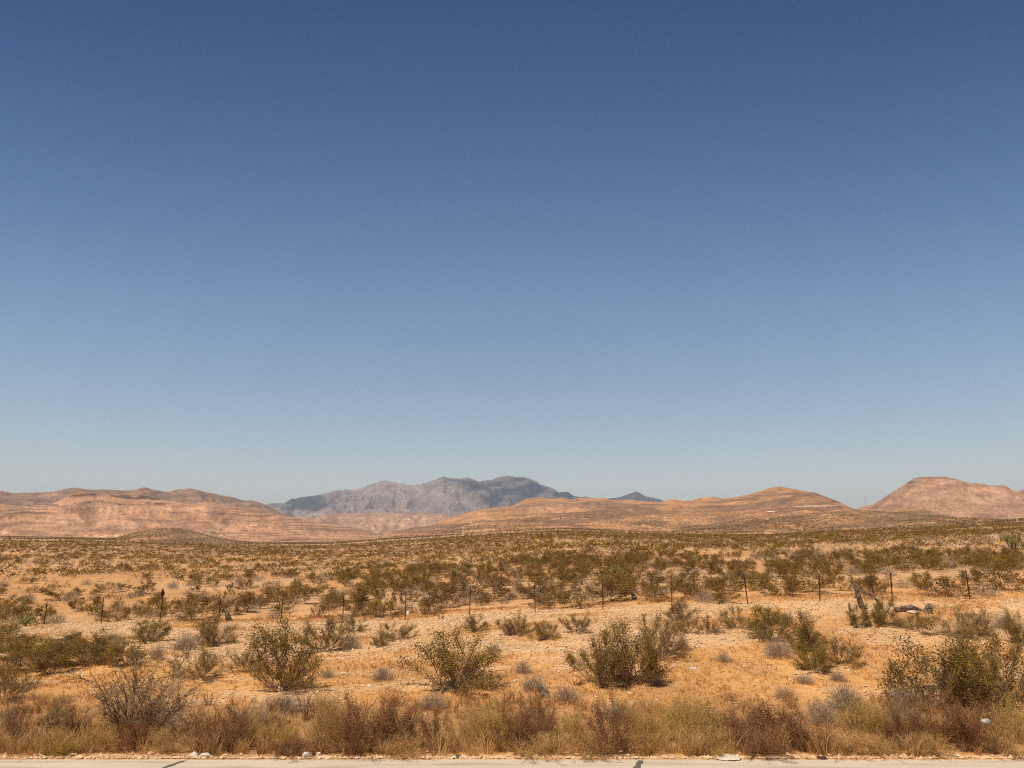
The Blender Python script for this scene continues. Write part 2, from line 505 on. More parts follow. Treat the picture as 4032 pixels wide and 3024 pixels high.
hm_far = hill_mat("far_rock", 0.30, 160, 60, contrast=0.5, speck_col=(0.10, 0.10, 0.10))
hm_mid = hill_mat("mesa_rock", 0.45, 9, 5, contrast=0.8)
hm_low = hill_mat("scrub_slope", 0.75, 14, 2.2, contrast=0.6)

# far grey range with its dark wooded right half
def c_blue(U, Vv, S, R, Z, T, g):
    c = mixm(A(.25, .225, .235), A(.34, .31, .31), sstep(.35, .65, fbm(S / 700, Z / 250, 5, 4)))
    edge = 40 * (fbm(U / 60, Vv / 30, 8, 3) - .5) * 2
    dk = sstep(-50, 50, (U + edge) - (1790 + (Vv - 1900) * 1.15))
    patch = sstep(.40, .56, fbm(U / 70 + .5 * Vv / 60, Vv / 16, 15, 4))
    top = 1 - sstep(0, 14, Vv - np.interp(U, [1744, 1886, 2000, 2070, 2184], [1876, 1893, 1873, 1877, 1927]))
    dk = dk * (0.50 + 0.50 * patch) * (1 - 0.7 * top)
    dk = np.maximum(dk, 0.9 * blob(U, Vv, 1200, 2000, 130, 55) * sstep(.25, .5, fbm(U / 50, Vv / 25, 77, 3)))
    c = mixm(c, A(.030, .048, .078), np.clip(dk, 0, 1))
    c = mixm(c, A(.42, .35, .31), 0.7 * blob(U, Vv, 1640, 1935, 60, 16) * sstep(.4, .6, fbm(U / 20, Vv / 9, 3, 3)))
    c = mixm(c, A(.42, .33, .29), 0.5 * blob(U, Vv, 1560, 2005, 60, 18) * sstep(.4, .6, fbm(U / 15, Vv / 9, 4, 3)))
    return c
ridge("mountain_range", [(900,2040),(990,2010),(1051,1982),(1114,1982),(1149,1966),(1215,1953),(1310,1934),(1405,1927),(1443,1911),(1494,1898),(1525,1889),(1557,1898),(1608,1911),(1684,1898),(1744,1875),(1778,1885),(1842,1879),(1886,1895),(1937,1887),(1985,1874),(2000,1873),(2030,1875),(2070,1877),(2114,1898),(2184,1927),(2199,1944),(2231,1933),(2259,1955),(2304,1954),(2329,1963),(2420,1985),(2520,2040)],
      14000, 5200, "distant hazy grey mountain range, its right half dark with forest", c_blue, hm_far, 101, prof=1.5, amp=0.42, gl=900, zig=0.06, drop=40, jag=5.0, rows=90)
def c_peak(U, Vv, S, R, Z, T, g):
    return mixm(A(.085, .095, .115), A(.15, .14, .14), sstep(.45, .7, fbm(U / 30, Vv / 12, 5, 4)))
ridge("mountain_peak", [(2240,2010),(2322,1975),(2394,1964),(2444,1956),(2471,1947),(2503,1935),(2515,1938),(2539,1954),(2589,1963),(2611,1972),(2700,1990),(2790,2030)],
      13000, 3000, "small dark blue pointed peak behind the orange ridge", c_peak, hm_far, 140, prof=1.4, amp=0.3, gl=400, drop=40, jag=1.5, rows=40)

# left back ridge
def c_lback(U, Vv, S, R, Z, T, g):
    c = mixm(A(.27, .185, .135), A(.37, .25, .18), sstep(.38, .62, fbm(S / 260, Z / 60, 6, 4)))
    c = mixm(c, A(.17, .12, .10), 0.6 * sstep(.52, .62, fbm(S / 90, Z / 14, 26, 4)))
    return c
ridge("hill", [(-700,1960),(-400,1925),(-150,1945),(0,1933),(51,1942),(209,1936),(260,1924),(291,1919),(342,1927),(519,1930),(570,1918),(601,1927),(658,1938),(696,1927),(753,1923),(804,1936),(886,1952),(918,1957),(956,1970),(994,1971),(1038,1984),(1114,2022),(1200,2050),(1290,2090)],
      6000, 1900, "brown ridge along the skyline behind the banded left mesa", c_lback, hill_mat("ridge_rock", 0.3, 45, 22, contrast=.8), 160, prof=1.2, amp=0.24, gl=380, drop=25, jag=1.5)

# low pale badlands ridge in front of the grey range
def c_bad(U, Vv, S, R, Z, T, g):
    c = mixm(A(.36, .235, .165), A(.47, .32, .235), sstep(.35, .65, fbm(S / 150, Z / 40, 6, 4)))
    c = mixm(c, A(.60, .43, .32), 0.8 * sstep(.55, .68, fbm(U / 22, Vv / 14, 62, 3)) * sstep(2030, 2045, Vv))
    c = mixm(c, A(.23, .165, .14), 0.7 * sstep(2028, 2022, Vv) * sstep(.35, .6, fbm(U / 40, Vv / 6, 9, 3)))
    return c
ridge("hill", [(1080,2090),(1130,2052),(1165,2037),(1190,2029),(1240,2040),(1272,2028),(1300,2021),(1380,2021),(1538,2020),(1696,2018),(1760,2028),(1850,2045),(1960,2085)],
      7500, 1500, "low flat-topped badlands ridge at the foot of the grey range", c_bad, hill_mat("badland_rock", 0.15, 40, 20, contrast=.7), 180, prof=0.75, amp=0.30, gl=260, drop=25, jag=1.2)

# left mesa with dark ledges
def c_lmesa(U, Vv, S, R, Z, T, g):
    w = Vv + 9 * (fbm(U / 130, U * 0, 3, 3) - .5) * 2
    c = mixm(A(.44, .265, .165), A(.54, .34, .215), sstep(.38, .62, fbm(U / 120, w / 14, 6, 4)))
    c = mixm(c, A(.27, .165, .11), 0.75 * sstep(.50, .58, fbm(U / 260, w / 5.0, 27, 3)))
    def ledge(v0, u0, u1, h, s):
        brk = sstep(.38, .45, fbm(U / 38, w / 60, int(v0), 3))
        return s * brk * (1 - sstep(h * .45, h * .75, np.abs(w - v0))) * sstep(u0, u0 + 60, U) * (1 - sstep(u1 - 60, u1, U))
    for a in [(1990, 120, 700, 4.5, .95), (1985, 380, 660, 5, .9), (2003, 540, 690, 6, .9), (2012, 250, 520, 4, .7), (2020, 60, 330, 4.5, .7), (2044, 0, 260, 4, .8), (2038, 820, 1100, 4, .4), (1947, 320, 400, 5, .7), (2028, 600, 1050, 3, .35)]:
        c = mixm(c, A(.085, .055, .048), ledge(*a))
    pale = np.maximum.reduce([blob(U, Vv, 110, 2118, 190, 12), blob(U, Vv, 20, 2108, 60, 14), blob(U, Vv, 420, 2104, 130, 7), blob(U, Vv, 980, 2080, 110, 16), blob(U, Vv, 870, 2098, 120, 14), blob(U, Vv, 770, 2023, 60, 8) * .5])
    c = mixm(c, A(.66, .45, .30), pale * sstep(.38, .55, fbm(U / 16, Vv / 5, 91, 4)))
    red = np.maximum.reduce([blob(U, Vv, 950, 2082, 200, 20), blob(U, Vv, 450, 2098, 150, 9), blob(U, Vv, 850, 2045, 60, 8)])
    c = mixm(c, A(.50, .25, .15), 0.55 * red * sstep(.45, .6, fbm(U / 30, Vv / 9, 92, 4)))
    scr = sstep(.5, .62, fbm(U / 16, Vv / 22, 55, 3)) * blob(U, Vv, 420, 2050, 260, 40)
    c = mixm(c, A(.60, .43, .29), 0.45 * scr)
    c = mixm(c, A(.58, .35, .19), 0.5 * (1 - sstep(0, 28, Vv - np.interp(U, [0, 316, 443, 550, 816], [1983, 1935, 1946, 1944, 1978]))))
    return c
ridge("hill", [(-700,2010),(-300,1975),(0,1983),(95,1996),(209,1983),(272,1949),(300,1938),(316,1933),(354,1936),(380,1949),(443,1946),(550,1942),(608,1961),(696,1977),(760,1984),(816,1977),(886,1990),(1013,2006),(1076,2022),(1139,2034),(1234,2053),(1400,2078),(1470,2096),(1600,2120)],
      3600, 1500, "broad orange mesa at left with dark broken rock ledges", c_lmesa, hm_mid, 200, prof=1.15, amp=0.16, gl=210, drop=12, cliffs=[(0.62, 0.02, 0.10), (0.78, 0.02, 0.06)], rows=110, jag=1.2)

# right orange ridge, up to the saddle before the right mesa
def c_right(U, Vv, S, R, Z, T, g):
    c = mixm(A(.40, .235, .13), A(.52, .315, .175), sstep(.38, .62, fbm(S / 170, R / 260, 6, 4)))
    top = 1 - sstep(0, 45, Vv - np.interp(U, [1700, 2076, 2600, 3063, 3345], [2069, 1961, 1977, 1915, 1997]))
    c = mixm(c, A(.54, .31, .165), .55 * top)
    c = mixm(c, A(.22, .145, .10), .8 * sstep(.51, .59, fbm(U / 160, (Vv + U * .03) / 11, 31, 4)))
    c = mixm(c, A(.34, .245, .19), .6 * blob(U, Vv, 2280, 1985, 190, 13) + .4 * blob(U, Vv, 2080, 2003, 90, 12))
    c = mixm(c, A(.72, .52, .36), .8 * blob(U, Vv, 3200, 2008, 75, 3.2) + .6 * blob(U, Vv, 2620, 2050, 22, 2))
    led = sstep(.45, .55, fbm(U / 25, Vv / 8, 41, 3)) * (blob(U, Vv, 2065, 2008, 40, 4) + blob(U, Vv, 2310, 1984, 90, 3))
    c = mixm(c, A(.14, .10, .09), np.clip(.8 * led, 0, 1))
    return c
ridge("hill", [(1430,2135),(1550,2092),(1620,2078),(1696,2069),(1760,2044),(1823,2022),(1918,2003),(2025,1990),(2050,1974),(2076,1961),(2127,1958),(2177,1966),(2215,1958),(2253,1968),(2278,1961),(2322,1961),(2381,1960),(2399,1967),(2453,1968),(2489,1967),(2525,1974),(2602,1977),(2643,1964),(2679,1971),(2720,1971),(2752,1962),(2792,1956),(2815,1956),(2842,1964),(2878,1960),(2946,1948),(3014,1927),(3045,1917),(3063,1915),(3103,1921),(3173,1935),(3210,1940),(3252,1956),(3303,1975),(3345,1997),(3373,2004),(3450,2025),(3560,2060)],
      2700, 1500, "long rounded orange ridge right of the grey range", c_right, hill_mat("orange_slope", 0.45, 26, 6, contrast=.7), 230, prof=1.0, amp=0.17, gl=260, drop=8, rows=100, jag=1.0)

# right mesa
def c_rmesa(U, Vv, S, R, Z, T, g):
    w = Vv - 0.075 * (U - 3700)
    c = mixm(A(.40, .245, .165), A(.50, .325, .225), sstep(.38, .62, fbm(U / 110, w / 12, 6, 4)))
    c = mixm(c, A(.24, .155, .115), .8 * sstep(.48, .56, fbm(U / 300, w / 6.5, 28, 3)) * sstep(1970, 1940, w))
    c = mixm(c, A(.60, .42, .30), .55 * (blob(U, w, 3800, 1925, 230, 4) + blob(U, w, 3900, 1985, 200, 10) * sstep(.5, .6, fbm(U / 14, Vv / 20, 81, 3))))
    c = mixm(c, A(.64, .45, .32), np.clip(1.0 * (1 - sstep(2, 5, np.abs(U - (3625 + (Vv - 1884) * .75)))) * sstep(1880, 1886, Vv) * sstep(1912, 1905, Vv), 0, 1))
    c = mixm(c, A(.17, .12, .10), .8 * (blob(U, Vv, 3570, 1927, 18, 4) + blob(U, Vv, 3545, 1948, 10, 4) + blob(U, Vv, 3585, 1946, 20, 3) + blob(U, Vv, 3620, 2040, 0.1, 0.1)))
    c = mixm(c, A(.55, .36, .21), .5 * blob(U, Vv, 3700, 2020, 110, 26) * sstep(.4, .55, fbm(U / 22, Vv / 8, 39, 3)))
    return c
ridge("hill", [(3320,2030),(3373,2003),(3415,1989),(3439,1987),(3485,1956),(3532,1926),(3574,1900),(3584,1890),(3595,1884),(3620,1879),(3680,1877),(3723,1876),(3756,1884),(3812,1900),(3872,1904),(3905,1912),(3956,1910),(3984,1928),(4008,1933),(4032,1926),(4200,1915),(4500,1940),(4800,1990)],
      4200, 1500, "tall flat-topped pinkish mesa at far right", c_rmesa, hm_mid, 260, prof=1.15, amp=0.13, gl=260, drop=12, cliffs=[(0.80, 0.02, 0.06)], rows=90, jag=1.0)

def c_foot(U, Vv, S, R, Z, T, g):
    c = mixm(A(.34, .205, .11), A(.47, .29, .15), sstep(.38, .62, fbm(S / 60, R / 90, 6, 4)))
    c = mixm(c, A(.22, .15, .085), .7 * sstep(.46, .60, fbm(U / 170, (Vv + .06 * (U - 3000)) / 9, 37, 4)))
    return c
ridge("hill", [(3380,2040),(3460,2013),(3523,2005),(3592,1998),(3653,2008),(3700,2022),(3760,2034),(3830,2060)],
      2300, 500, "small rounded orange knoll in front of the right mesa", c_foot, hm_low, 280, prof=1.0, amp=0.12, gl=60, drop=5, rows=40)
ridge("hill", [(2500,2110),(2700,2075),(2850,2055),(3000,2038),(3150,2024),(3250,2016),(3420,2010),(3520,2017),(3650,2026),(3750,2036),(3900,2042),(4032,2044),(4300,2050),(4700,2075)],
      1500, 700, "low scrub covered rise below the right mesa", c_foot, hm_low, 300, prof=1.0, amp=0.22, gl=70, drop=3, rows=60)
ridge("hill", [(2300,2125),(2600,2093),(2833,2080),(2920,2065),(3014,2055),(3093,2054),(3150,2063),(3200,2074),(3320,2085),(3500,2078),(3700,2066),(3900,2058),(4032,2050),(4300,2050),(4700,2075)],
      900, 300, "nearest dark scrub rise at right of centre", c_foot, hm_low, 320, prof=1.0, amp=0.2, gl=45, drop=3, rows=50)
ridge("hill", [(250,2150),(443,2123),(520,2100),(595,2084),(690,2079),(760,2092),(840,2112),(918,2129),(987,2148),(1100,2165)],
      1300, 500, "low round scrub knoll in front of the left mesa", c_foot, hm_low, 340, prof=1.0, amp=0.12, gl=50, drop=3, rows=40)

# everything solid that things can stand on
_V = [GV[:]]; _F = [GF]; k = len(GV)
for V_, F_ in TERR:
    _V.append(V_); _F.append(F_ + k); k += len(V_)
bvh = BVHTree.FromPolygons(np.concatenate(_V).tolist(), np.concatenate(_F).tolist())
def at(u, v):
    """the point of the terrain seen at photo pixel (u, v)"""
    d = Vector([float(c) for c in ray(u, v)]).normalized()
    h = bvh.ray_cast(Vector((0, 0, EYE)), d)
    return h[0]
def gz(x, y): return float(ground_z(x, y))
# ------------------------------------------------------------------ plant geometry
def tubes(segs, sides=3):
    """segs: list of (p0, p1, r0, r1) -> V, F of prisms"""
    P0 = np.array([s[0] for s in segs]); P1 = np.array([s[1] for s in segs])
    r0 = np.array([s[2] for s in segs]); r1 = np.array([s[3] for s in segs])
    d = P1 - P0; L = np.linalg.norm(d, axis=1, keepdims=True) + 1e-9; d = d / L
    up = np.where(np.abs(d[:, 2:3]) < 0.9, np.array([[0, 0, 1.0]]), np.array([[1.0, 0, 0]]))
    a = np.cross(d, up); a /= np.linalg.norm(a, axis=1, keepdims=True) + 1e-9
    b = np.cross(d, a)
    n = len(segs); V = np.zeros((n, 2 * sides, 3))
    for k in range(sides):
        t = 2 * math.pi * k / sides
        o = a * math.cos(t) + b * math.sin(t)
        V[:, k] = P0 + o * r0[:, None]
        V[:, sides + k] = P1 + o * r1[:, None]
    base = (np.arange(n) * 2 * sides)[:, None]
    F = []
    for k in range(sides):
        k2 = (k + 1) % sides
        F.append(base + np.array([[k, k2, sides + k2, sides + k]]))
    return V.reshape(-1, 3), np.concatenate(F)

def leaves(C, size, rng, aspect=0.5, flat=0.0, updir=0.0):
    """one small diamond leaf per centre point"""
    n = len(C)
    a = rng.normal(size=(n, 3)); a[:, 2] = a[:, 2] * (1 - flat) + updir
    a /= np.linalg.norm(a, axis=1, keepdims=True)
    b = rng.normal(size=(n, 3)); b -= a * (a * b).sum(1, keepdims=True); b /= np.linalg.norm(b, axis=1, keepdims=True)
    s = (size * rng.uniform(0.6, 1.4, n))[:, None]
    V = np.stack([C - a * s, C + b * s * aspect, C + a * s, C - b * s * aspect], 1)
    F = np.arange(n * 4).reshape(-1, 4)
    return V.reshape(-1, 3), F

def branch_plant(rng, H, W, stems=14, subs=4, twigs=3, rad=0.011, lean=(0, 0), up=0.5, wig=0.10, low=0.35, nseg=5):
    """fan of crooked stems from one root crown; returns segments and the twig points leaves grow on"""
    segs = []; pts = []
    def grow(p, d, L, r, n, up_):
        out = [p]; st = L / n
        for i in range(n):
            d = d + rng.normal(size=3) * wig + np.array([0, 0, up_ * 0.12])
            d /= np.linalg.norm(d)
            q = p + d * st
            f0 = 1 - i / n; f1 = 1 - (i + 1) / n
            segs.append((p, q, r * (0.35 + .65 * f0), r * (0.35 + .65 * f1)))
            p = q; out.append(p)
        return out, d
    for i in range(stems):
        az = rng.uniform(0, 2 * math.pi)
        ph = math.radians(82) * rng.uniform(0.02, 1) ** 0.62
        d = np.array([math.sin(ph) * math.cos(az) + lean[0], math.sin(ph) * math.sin(az) + lean[1], math.cos(ph)])
        d /= np.linalg.norm(d)
        hh = math.hypot(d[0], d[1])
        L = rng.uniform(0.66, 1.04) / math.sqrt((hh / (W / 2)) ** 2 + (max(d[2], 0) / H) ** 2)
        base = np.array([rng.normal() * 0.07 * W, rng.normal() * 0.07 * W, -0.03])
        main, dd = grow(base, d, L, rad, nseg, up)
        for j in range(subs):
            t = rng.uniform(low, 0.95)
            k = min(int(t * nseg), nseg - 1)
            p = main[k] + (main[k + 1] - main[k]) * (t * nseg - k)
            d2 = (main[k + 1] - main[k]); d2 /= np.linalg.norm(d2)
            d2 = d2 + rng.normal(size=3) * 0.45 + np.array([0, 0, .15]); d2 /= np.linalg.norm(d2)
            sub, _ = grow(p, d2, L * rng.uniform(0.18, 0.42) * (1.2 - t * .6), rad * 0.5, 3, up)
            for q in range(twigs):
                k2 = rng.integers(0, 3); tt = rng.uniform()
                p2 = sub[k2] + (sub[k2 + 1] - sub[k2]) * tt
                d3 = sub[k2 + 1] - sub[k2]; d3 = d3 / (np.linalg.norm(d3) + 1e-9) + rng.normal(size=3) * 0.6; d3 /= np.linalg.norm(d3)
                tw, _ = grow(p2, d3, L * rng.uniform(0.08, 0.2), rad * 0.28, 2, up)
                pts += tw
            pts += sub[1:]
        pts += main[int(nseg * .6):]
    return segs, np.array(pts)

def creosote(rng, H, W, nleaf, size, stems=14, subs=4, twigs=3, rad=0.011, lean=(0, 0), spread=0.05, low=0.4, hmin=0.16, clump=0.75):
    segs, pts = branch_plant(rng, H, W, stems, subs, twigs, rad, lean, low=low)
    rho = np.sqrt((pts[:, 0] ** 2 + pts[:, 1] ** 2) / (W / 2) ** 2 + (pts[:, 2] / H) ** 2)
    w = np.clip(rho - 0.25, 0.02, 1) * np.clip(pts[:, 2] / H - hmin * .5 + .12, 0.02, 1) ** 0.6
    # clumping: favour some twigs over others so gaps stay open
    w = w * (rng.uniform(size=len(pts)) < clump)
    w = w / w.sum()
    C = pts[rng.choice(len(pts), nleaf, p=w)] + rng.normal(size=(nleaf, 3)) * spread * np.array([1, 1, .8])
    C[:, 2] = np.maximum(C[:, 2], 0.02)
    tv, tf = tubes(segs)
    lv, lf = leaves(C, size, rng)
    return (tv, tf), (lv, lf)

def dry_brush(rng, H, W, nbit, size, stems=34, rad=0.004, spread=0.03, up=0.7):
    segs, pts = branch_plant(rng, H, W, stems, 7, 3, rad, (0, 0), up=up, wig=0.06, low=0.15, nseg=4)
    w = np.clip(pts[:, 2] / H, 0.06, 1); w /= w.sum()
    C = pts[rng.choice(len(pts), nbit, p=w)] + rng.normal(size=(nbit, 3)) * spread
    C[:, 2] = np.maximum(C[:, 2], 0.015)
    return tubes(segs), leaves(C, size, rng, aspect=0.35, updir=0.5)

def bursage(rng, H, W, n=420, size=0.02, nleaf=500):
    """low dome of fine pale twigs"""
    segs = []; tips = []
    for i in range(n):
        az = rng.uniform(0, 2 * math.pi); ph = math.acos(rng.uniform(0.08, 1))
        d = np.array([math.sin(ph) * math.cos(az) * W / 2, math.sin(ph) * math.sin(az) * W / 2, math.cos(ph) * H])
        a = rng.uniform(0.1, 0.55); b = rng.uniform(0.8, 1.06)
        p = d * a + rng.normal(size=3) * 0.03 * W; q = d * b + rng.normal(size=3) * 0.05 * W
        p[2] = max(p[2], 0); q[2] = max(q[2], 0.02)
        segs.append((p, q, 0.0045, 0.0025)); tips.append(q); tips.append((p + q) / 2)
    tips = np.array(tips)
    C = tips[rng.integers(0, len(tips), nleaf)] + rng.normal(size=(nleaf, 3)) * 0.025
    C[:, 2] = np.maximum(C[:, 2], 0.01)
    return tubes(segs), leaves(C, size, rng, aspect=0.5)

def grass_clump(rng, H, W, n=90, w=0.006):
    V = []; 
    az = rng.uniform(0, 2 * math.pi, n); r = np.sqrt(rng.uniform(size=n)) * W * 0.35
    b = np.stack([np.cos(az) * r, np.sin(az) * r, np.full(n, -0.02)], -1)
    az2 = az + rng.normal(size=n) * 0.7
    L = H * rng.uniform(0.55, 1.1, n); out = rng.uniform(0.05, 0.55, n)
    d = np.stack([np.cos(az2) * out, np.sin(az2) * out, np.ones(n)], -1); d /= np.linalg.norm(d, axis=1, keepdims=True)
    side = np.stack([-np.sin(rng.uniform(0, 6.28, n)), np.cos(rng.uniform(0, 6.28, n)), np.zeros(n)], -1)
    m = b + d * (L * .55)[:, None]
    t = b + d * (L * .9)[:, None] + np.stack([np.cos(az2), np.sin(az2), -0.2 * np.ones(n)], -1) * (L * 0.18)[:, None]
    V = np.stack([b - side * w, b + side * w, m + side * w * .8, m - side * w * .8, t], 1).reshape(-1, 3)
    k = (np.arange(n) * 5)[:, None]
    return V, k + np.array([[0, 1, 2, 3]]), k + np.array([[3, 2, 4]])

def place_many(protos, X, Y, Z, S, A, which, sz=None):
    """merge transformed copies of proto arrays [(V,[F...])...] -> V, [F...]"""
    nF = len(protos[0][1]); VV = []; FF = [[] for _ in range(nF)]; k = 0
    sz = S if sz is None else sz
    for pi, (V, Fs) in enumerate(protos):
        m = np.where(which == pi)[0]
        if not len(m): continue
        c, s = np.cos(A[m])[:, None], np.sin(A[m])[:, None]
        x = V[None, :, 0] * S[m][:, None]; y = V[None, :, 1] * S[m][:, None]; z = V[None, :, 2] * sz[m][:, None]
        W = np.stack([x * c - y * s + X[m][:, None], x * s + y * c + Y[m][:, None], z + Z[m][:, None]], -1)
        VV.append(W.reshape(-1, 3))
        off = (np.arange(len(m)) * len(V))[:, None, None] + k
        for fi, F in enumerate(Fs):
            FF[fi].append((F[None] + off).reshape(-1, F.shape[1]))
        k += len(m) * len(V)
    return np.concatenate(VV), [np.concatenate(f) for f in FF]

# colours of living and dead plants
M_bark = plant_mat("creosote_bark", (.15, .085, .048), (.29, .18, .105), (.40, .27, .165), scale=3)
M_grey = plant_mat("dead_twig", (.17, .13, .10), (.27, .22, .17), (.36, .30, .24), scale=3)
M_leaf = plant_mat("creosote_leaf", (.135, .084, .016), (.235, .148, .027), (.35, .225, .043), scale=0.55, trans=0.35)
M_leafg = plant_mat("creosote_leaf_green", (.125, .092, .016), (.22, .16, .028), (.33, .24, .045), scale=0.8, trans=0.35)
M_leafb = plant_mat("creosote_leaf_brown", (.125, .066, .018), (.215, .122, .031), (.325, .195, .052), scale=0.4, trans=0.35)
M_burst = plant_mat("bursage_twig", (.38, .275, .19), (.54, .40, .28), (.66, .52, .385), scale=1.5, trans=0.35)
M_bursl = plant_mat("bursage_leaf", (.23, .175, .11), (.34, .265, .175), (.46, .37, .26), scale=1.5, trans=0.3)
M_rstem = plant_mat("red_brown_stem", (.12, .048, .022), (.20, .09, .042), (.32, .17, .08), scale=2)
M_rbit = plant_mat("red_brown_seedhead", (.15, .060, .024), (.25, .112, .046), (.37, .19, .08), scale=1.2, trans=0.3)
M_tstem = plant_mat("tan_stem", (.36, .20, .08), (.54, .33, .13), (.68, .45, .20), scale=2, trans=0.3)
M_tbit = plant_mat("tan_seedhead", (.38, .21, .075), (.56, .33, .12), (.70, .46, .19), scale=1.2, trans=0.4)
M_ystem = plant_mat("yellow_green_stem", (.37, .225, .075), (.54, .35, .11), (.67, .46, .17), scale=2, trans=0.3)
M_ybit = plant_mat("yellow_green_leaf", (.36, .225, .058), (.53, .345, .09), (.67, .47, .155), scale=1.2, trans=0.4)
M_grass = plant_mat("dry_grass", (.46, .235, .075), (.64, .36, .13), (.78, .50, .22), scale=0.5, trans=0.3)
M_yucca = plant_mat("yucca_leaf", (.24, .20, .07), (.40, .34, .13), (.58, .50, .24), scale=2, trans=0.4)
M_skirt = plant_mat("dead_yucca_leaf", (.16, .105, .06), (.27, .19, .12), (.42, .33, .235), scale=2, trans=0.2)
# ------------------------------------------------------------------ shrubs as things
R0 = np.random.default_rng(11)
def proto_pair(pair, m1, m2, names):
    (tv, tf), (lv, lf) = pair
    return (mesh_np(names[0], tv, [tf], [m1]), mesh_np(names[1], lv, [lf], [m2]))
def joined(pair, m1, m2, name):
    (tv, tf), (lv, lf) = pair
    return mesh_np(name, np.concatenate([tv, lv]), [tf, lf + len(tv)], [m1, m2], [0, 1])

def bush(name, pair, loc, sx, sz, rz, label, cat, group, parts=("branches", "foliage")):
    if isinstance(pair, tuple):
        o = empty(name, loc, rz, (sx, sx, sz))
        for nm, me in zip(parts, pair):
            add_obj(nm, me, o)
    else:
        o = add_obj(name, pair)
        o.location = loc; o.rotation_euler = (0, 0, rz); o.scale = (sx, sx, sz)
    tag(o, label, cat, group)
    return o

# prototypes have unit height and unit width

CRE = {}
def cre(kind, i):
    """near creosote meshes (branches, foliage), built for 1.5 m height"""
    key = (kind, i)
    if key in CRE: return CRE[key]
    rng = np.random.default_rng(1000 + 17 * i + {'full': 0, 'open': 300, 'bare': 600, 'green': 900, 'mid': 1200, 'midb': 1500}[kind])
    if kind == 'full':
        p = creosote(rng, 1.5, 1.8, 8800, 0.018, stems=30, subs=10, twigs=7, rad=0.009, spread=0.055, clump=.6, low=.25)
        CRE[key] = proto_pair(p, M_bark, M_leaf, ("branches", "foliage"))
    elif kind == 'green':
        p = creosote(rng, 1.5, 1.9, 8800, 0.020, stems=28, subs=9, twigs=6, rad=0.009, spread=0.06, low=.2, hmin=.05, clump=.65)
        CRE[key] = proto_pair(p, M_bark, M_leafg, ("branches", "foliage"))
    elif kind == 'open':
        p = creosote(rng, 1.5, 2.0, 5600, 0.018, stems=28, subs=10, twigs=8, rad=0.009, spread=0.045, hmin=.25, clump=.45, low=.3)
        CRE[key] = proto_pair(p, M_bark, M_leaf, ("branches", "foliage"))
    elif kind == 'bare':
        p = creosote(rng, 1.5, 2.2, 1600, 0.015, stems=34, subs=10, twigs=6, rad=0.011, spread=0.04, hmin=.1, clump=.35, low=.2)
        CRE[key] = proto_pair(p, M_bark, M_leaf, ("branches", "foliage"))
    elif kind == 'mid':
        p = creosote(rng, 1.5, 2.0, 2100, 0.036, stems=16, subs=6, twigs=2, rad=0.011, spread=0.08, hmin=.05, clump=.75, low=.2)
        CRE[key] = joined(p, M_bark, M_leaf, "creosote_bush")
    elif kind == 'midb':
        p = creosote(rng, 1.5, 2.0, 2000, 0.036, stems=16, subs=6, twigs=2, rad=0.011, spread=0.08, hmin=.05, clump=.75, low=.2)
        CRE[key] = joined(p, M_bark, M_leafb, "creosote_bush")
    return CRE[key]

BUR = [proto_pair(bursage(np.random.default_rng(50 + i), 1.0, 2.0, 520, 0.035, 700), M_burst, M_bursl, ("twigs", "foliage")) for i in range(4)]
BURM = [joined(bursage(np.random.default_rng(70 + i), 1.0, 2.0, 160, 0.06, 320), M_burst, M_bursl, "bursage_bush") for i in range(5)]
BRU = {}
def bru(kind, i):
    key = (kind, i)
    if key in BRU: return BRU[key]
    rng = np.random.default_rng(2000 + 13 * i + {'red': 0, 'tan': 100, 'yel': 200, 'gry': 300}[kind])
    ms = {'red': (M_rstem, M_rbit), 'tan': (M_tstem, M_tbit), 'yel': (M_ystem, M_ybit), 'gry': (M_grey, M_bursl)}[kind]
    n = {'red': 7500, 'tan': 5500, 'yel': 7000, 'gry': 6000}[kind]
    p = dry_brush(rng, 1.0, 1.3, n, 0.012, stems=56, rad=0.004, spread=0.03)
    BRU[key] = proto_pair(p, ms[0], ms[1], ("stems", "seedheads"))
    return BRU[key]

TAKEN = []      # x, y, radius of what already stands somewhere
def scale_at(p):
    """photo pixels per metre at point p"""
    d = p[1] * CP + (p[2] - EYE) * SP
    return FPX / d


G_NEAR = "creosote bushes on the near side of the wire fence"
def near_creosote(kind, i, u, v, wpx, hpx, label, proto_h=1.5, proto_w=1.8, rz=None):
    p = at(u, v); s = scale_at(p)
    H = hpx / s / 0.97; Wd = wpx / s
    rz = R0.uniform(0, 6.28) if rz is None else rz
    TAKEN.append((p.x, p.y, Wd * 0.5))
    return bush("creosote_bush", cre(kind, i), p, Wd / proto_w, H / proto_h, rz, label, "bush", G_NEAR)

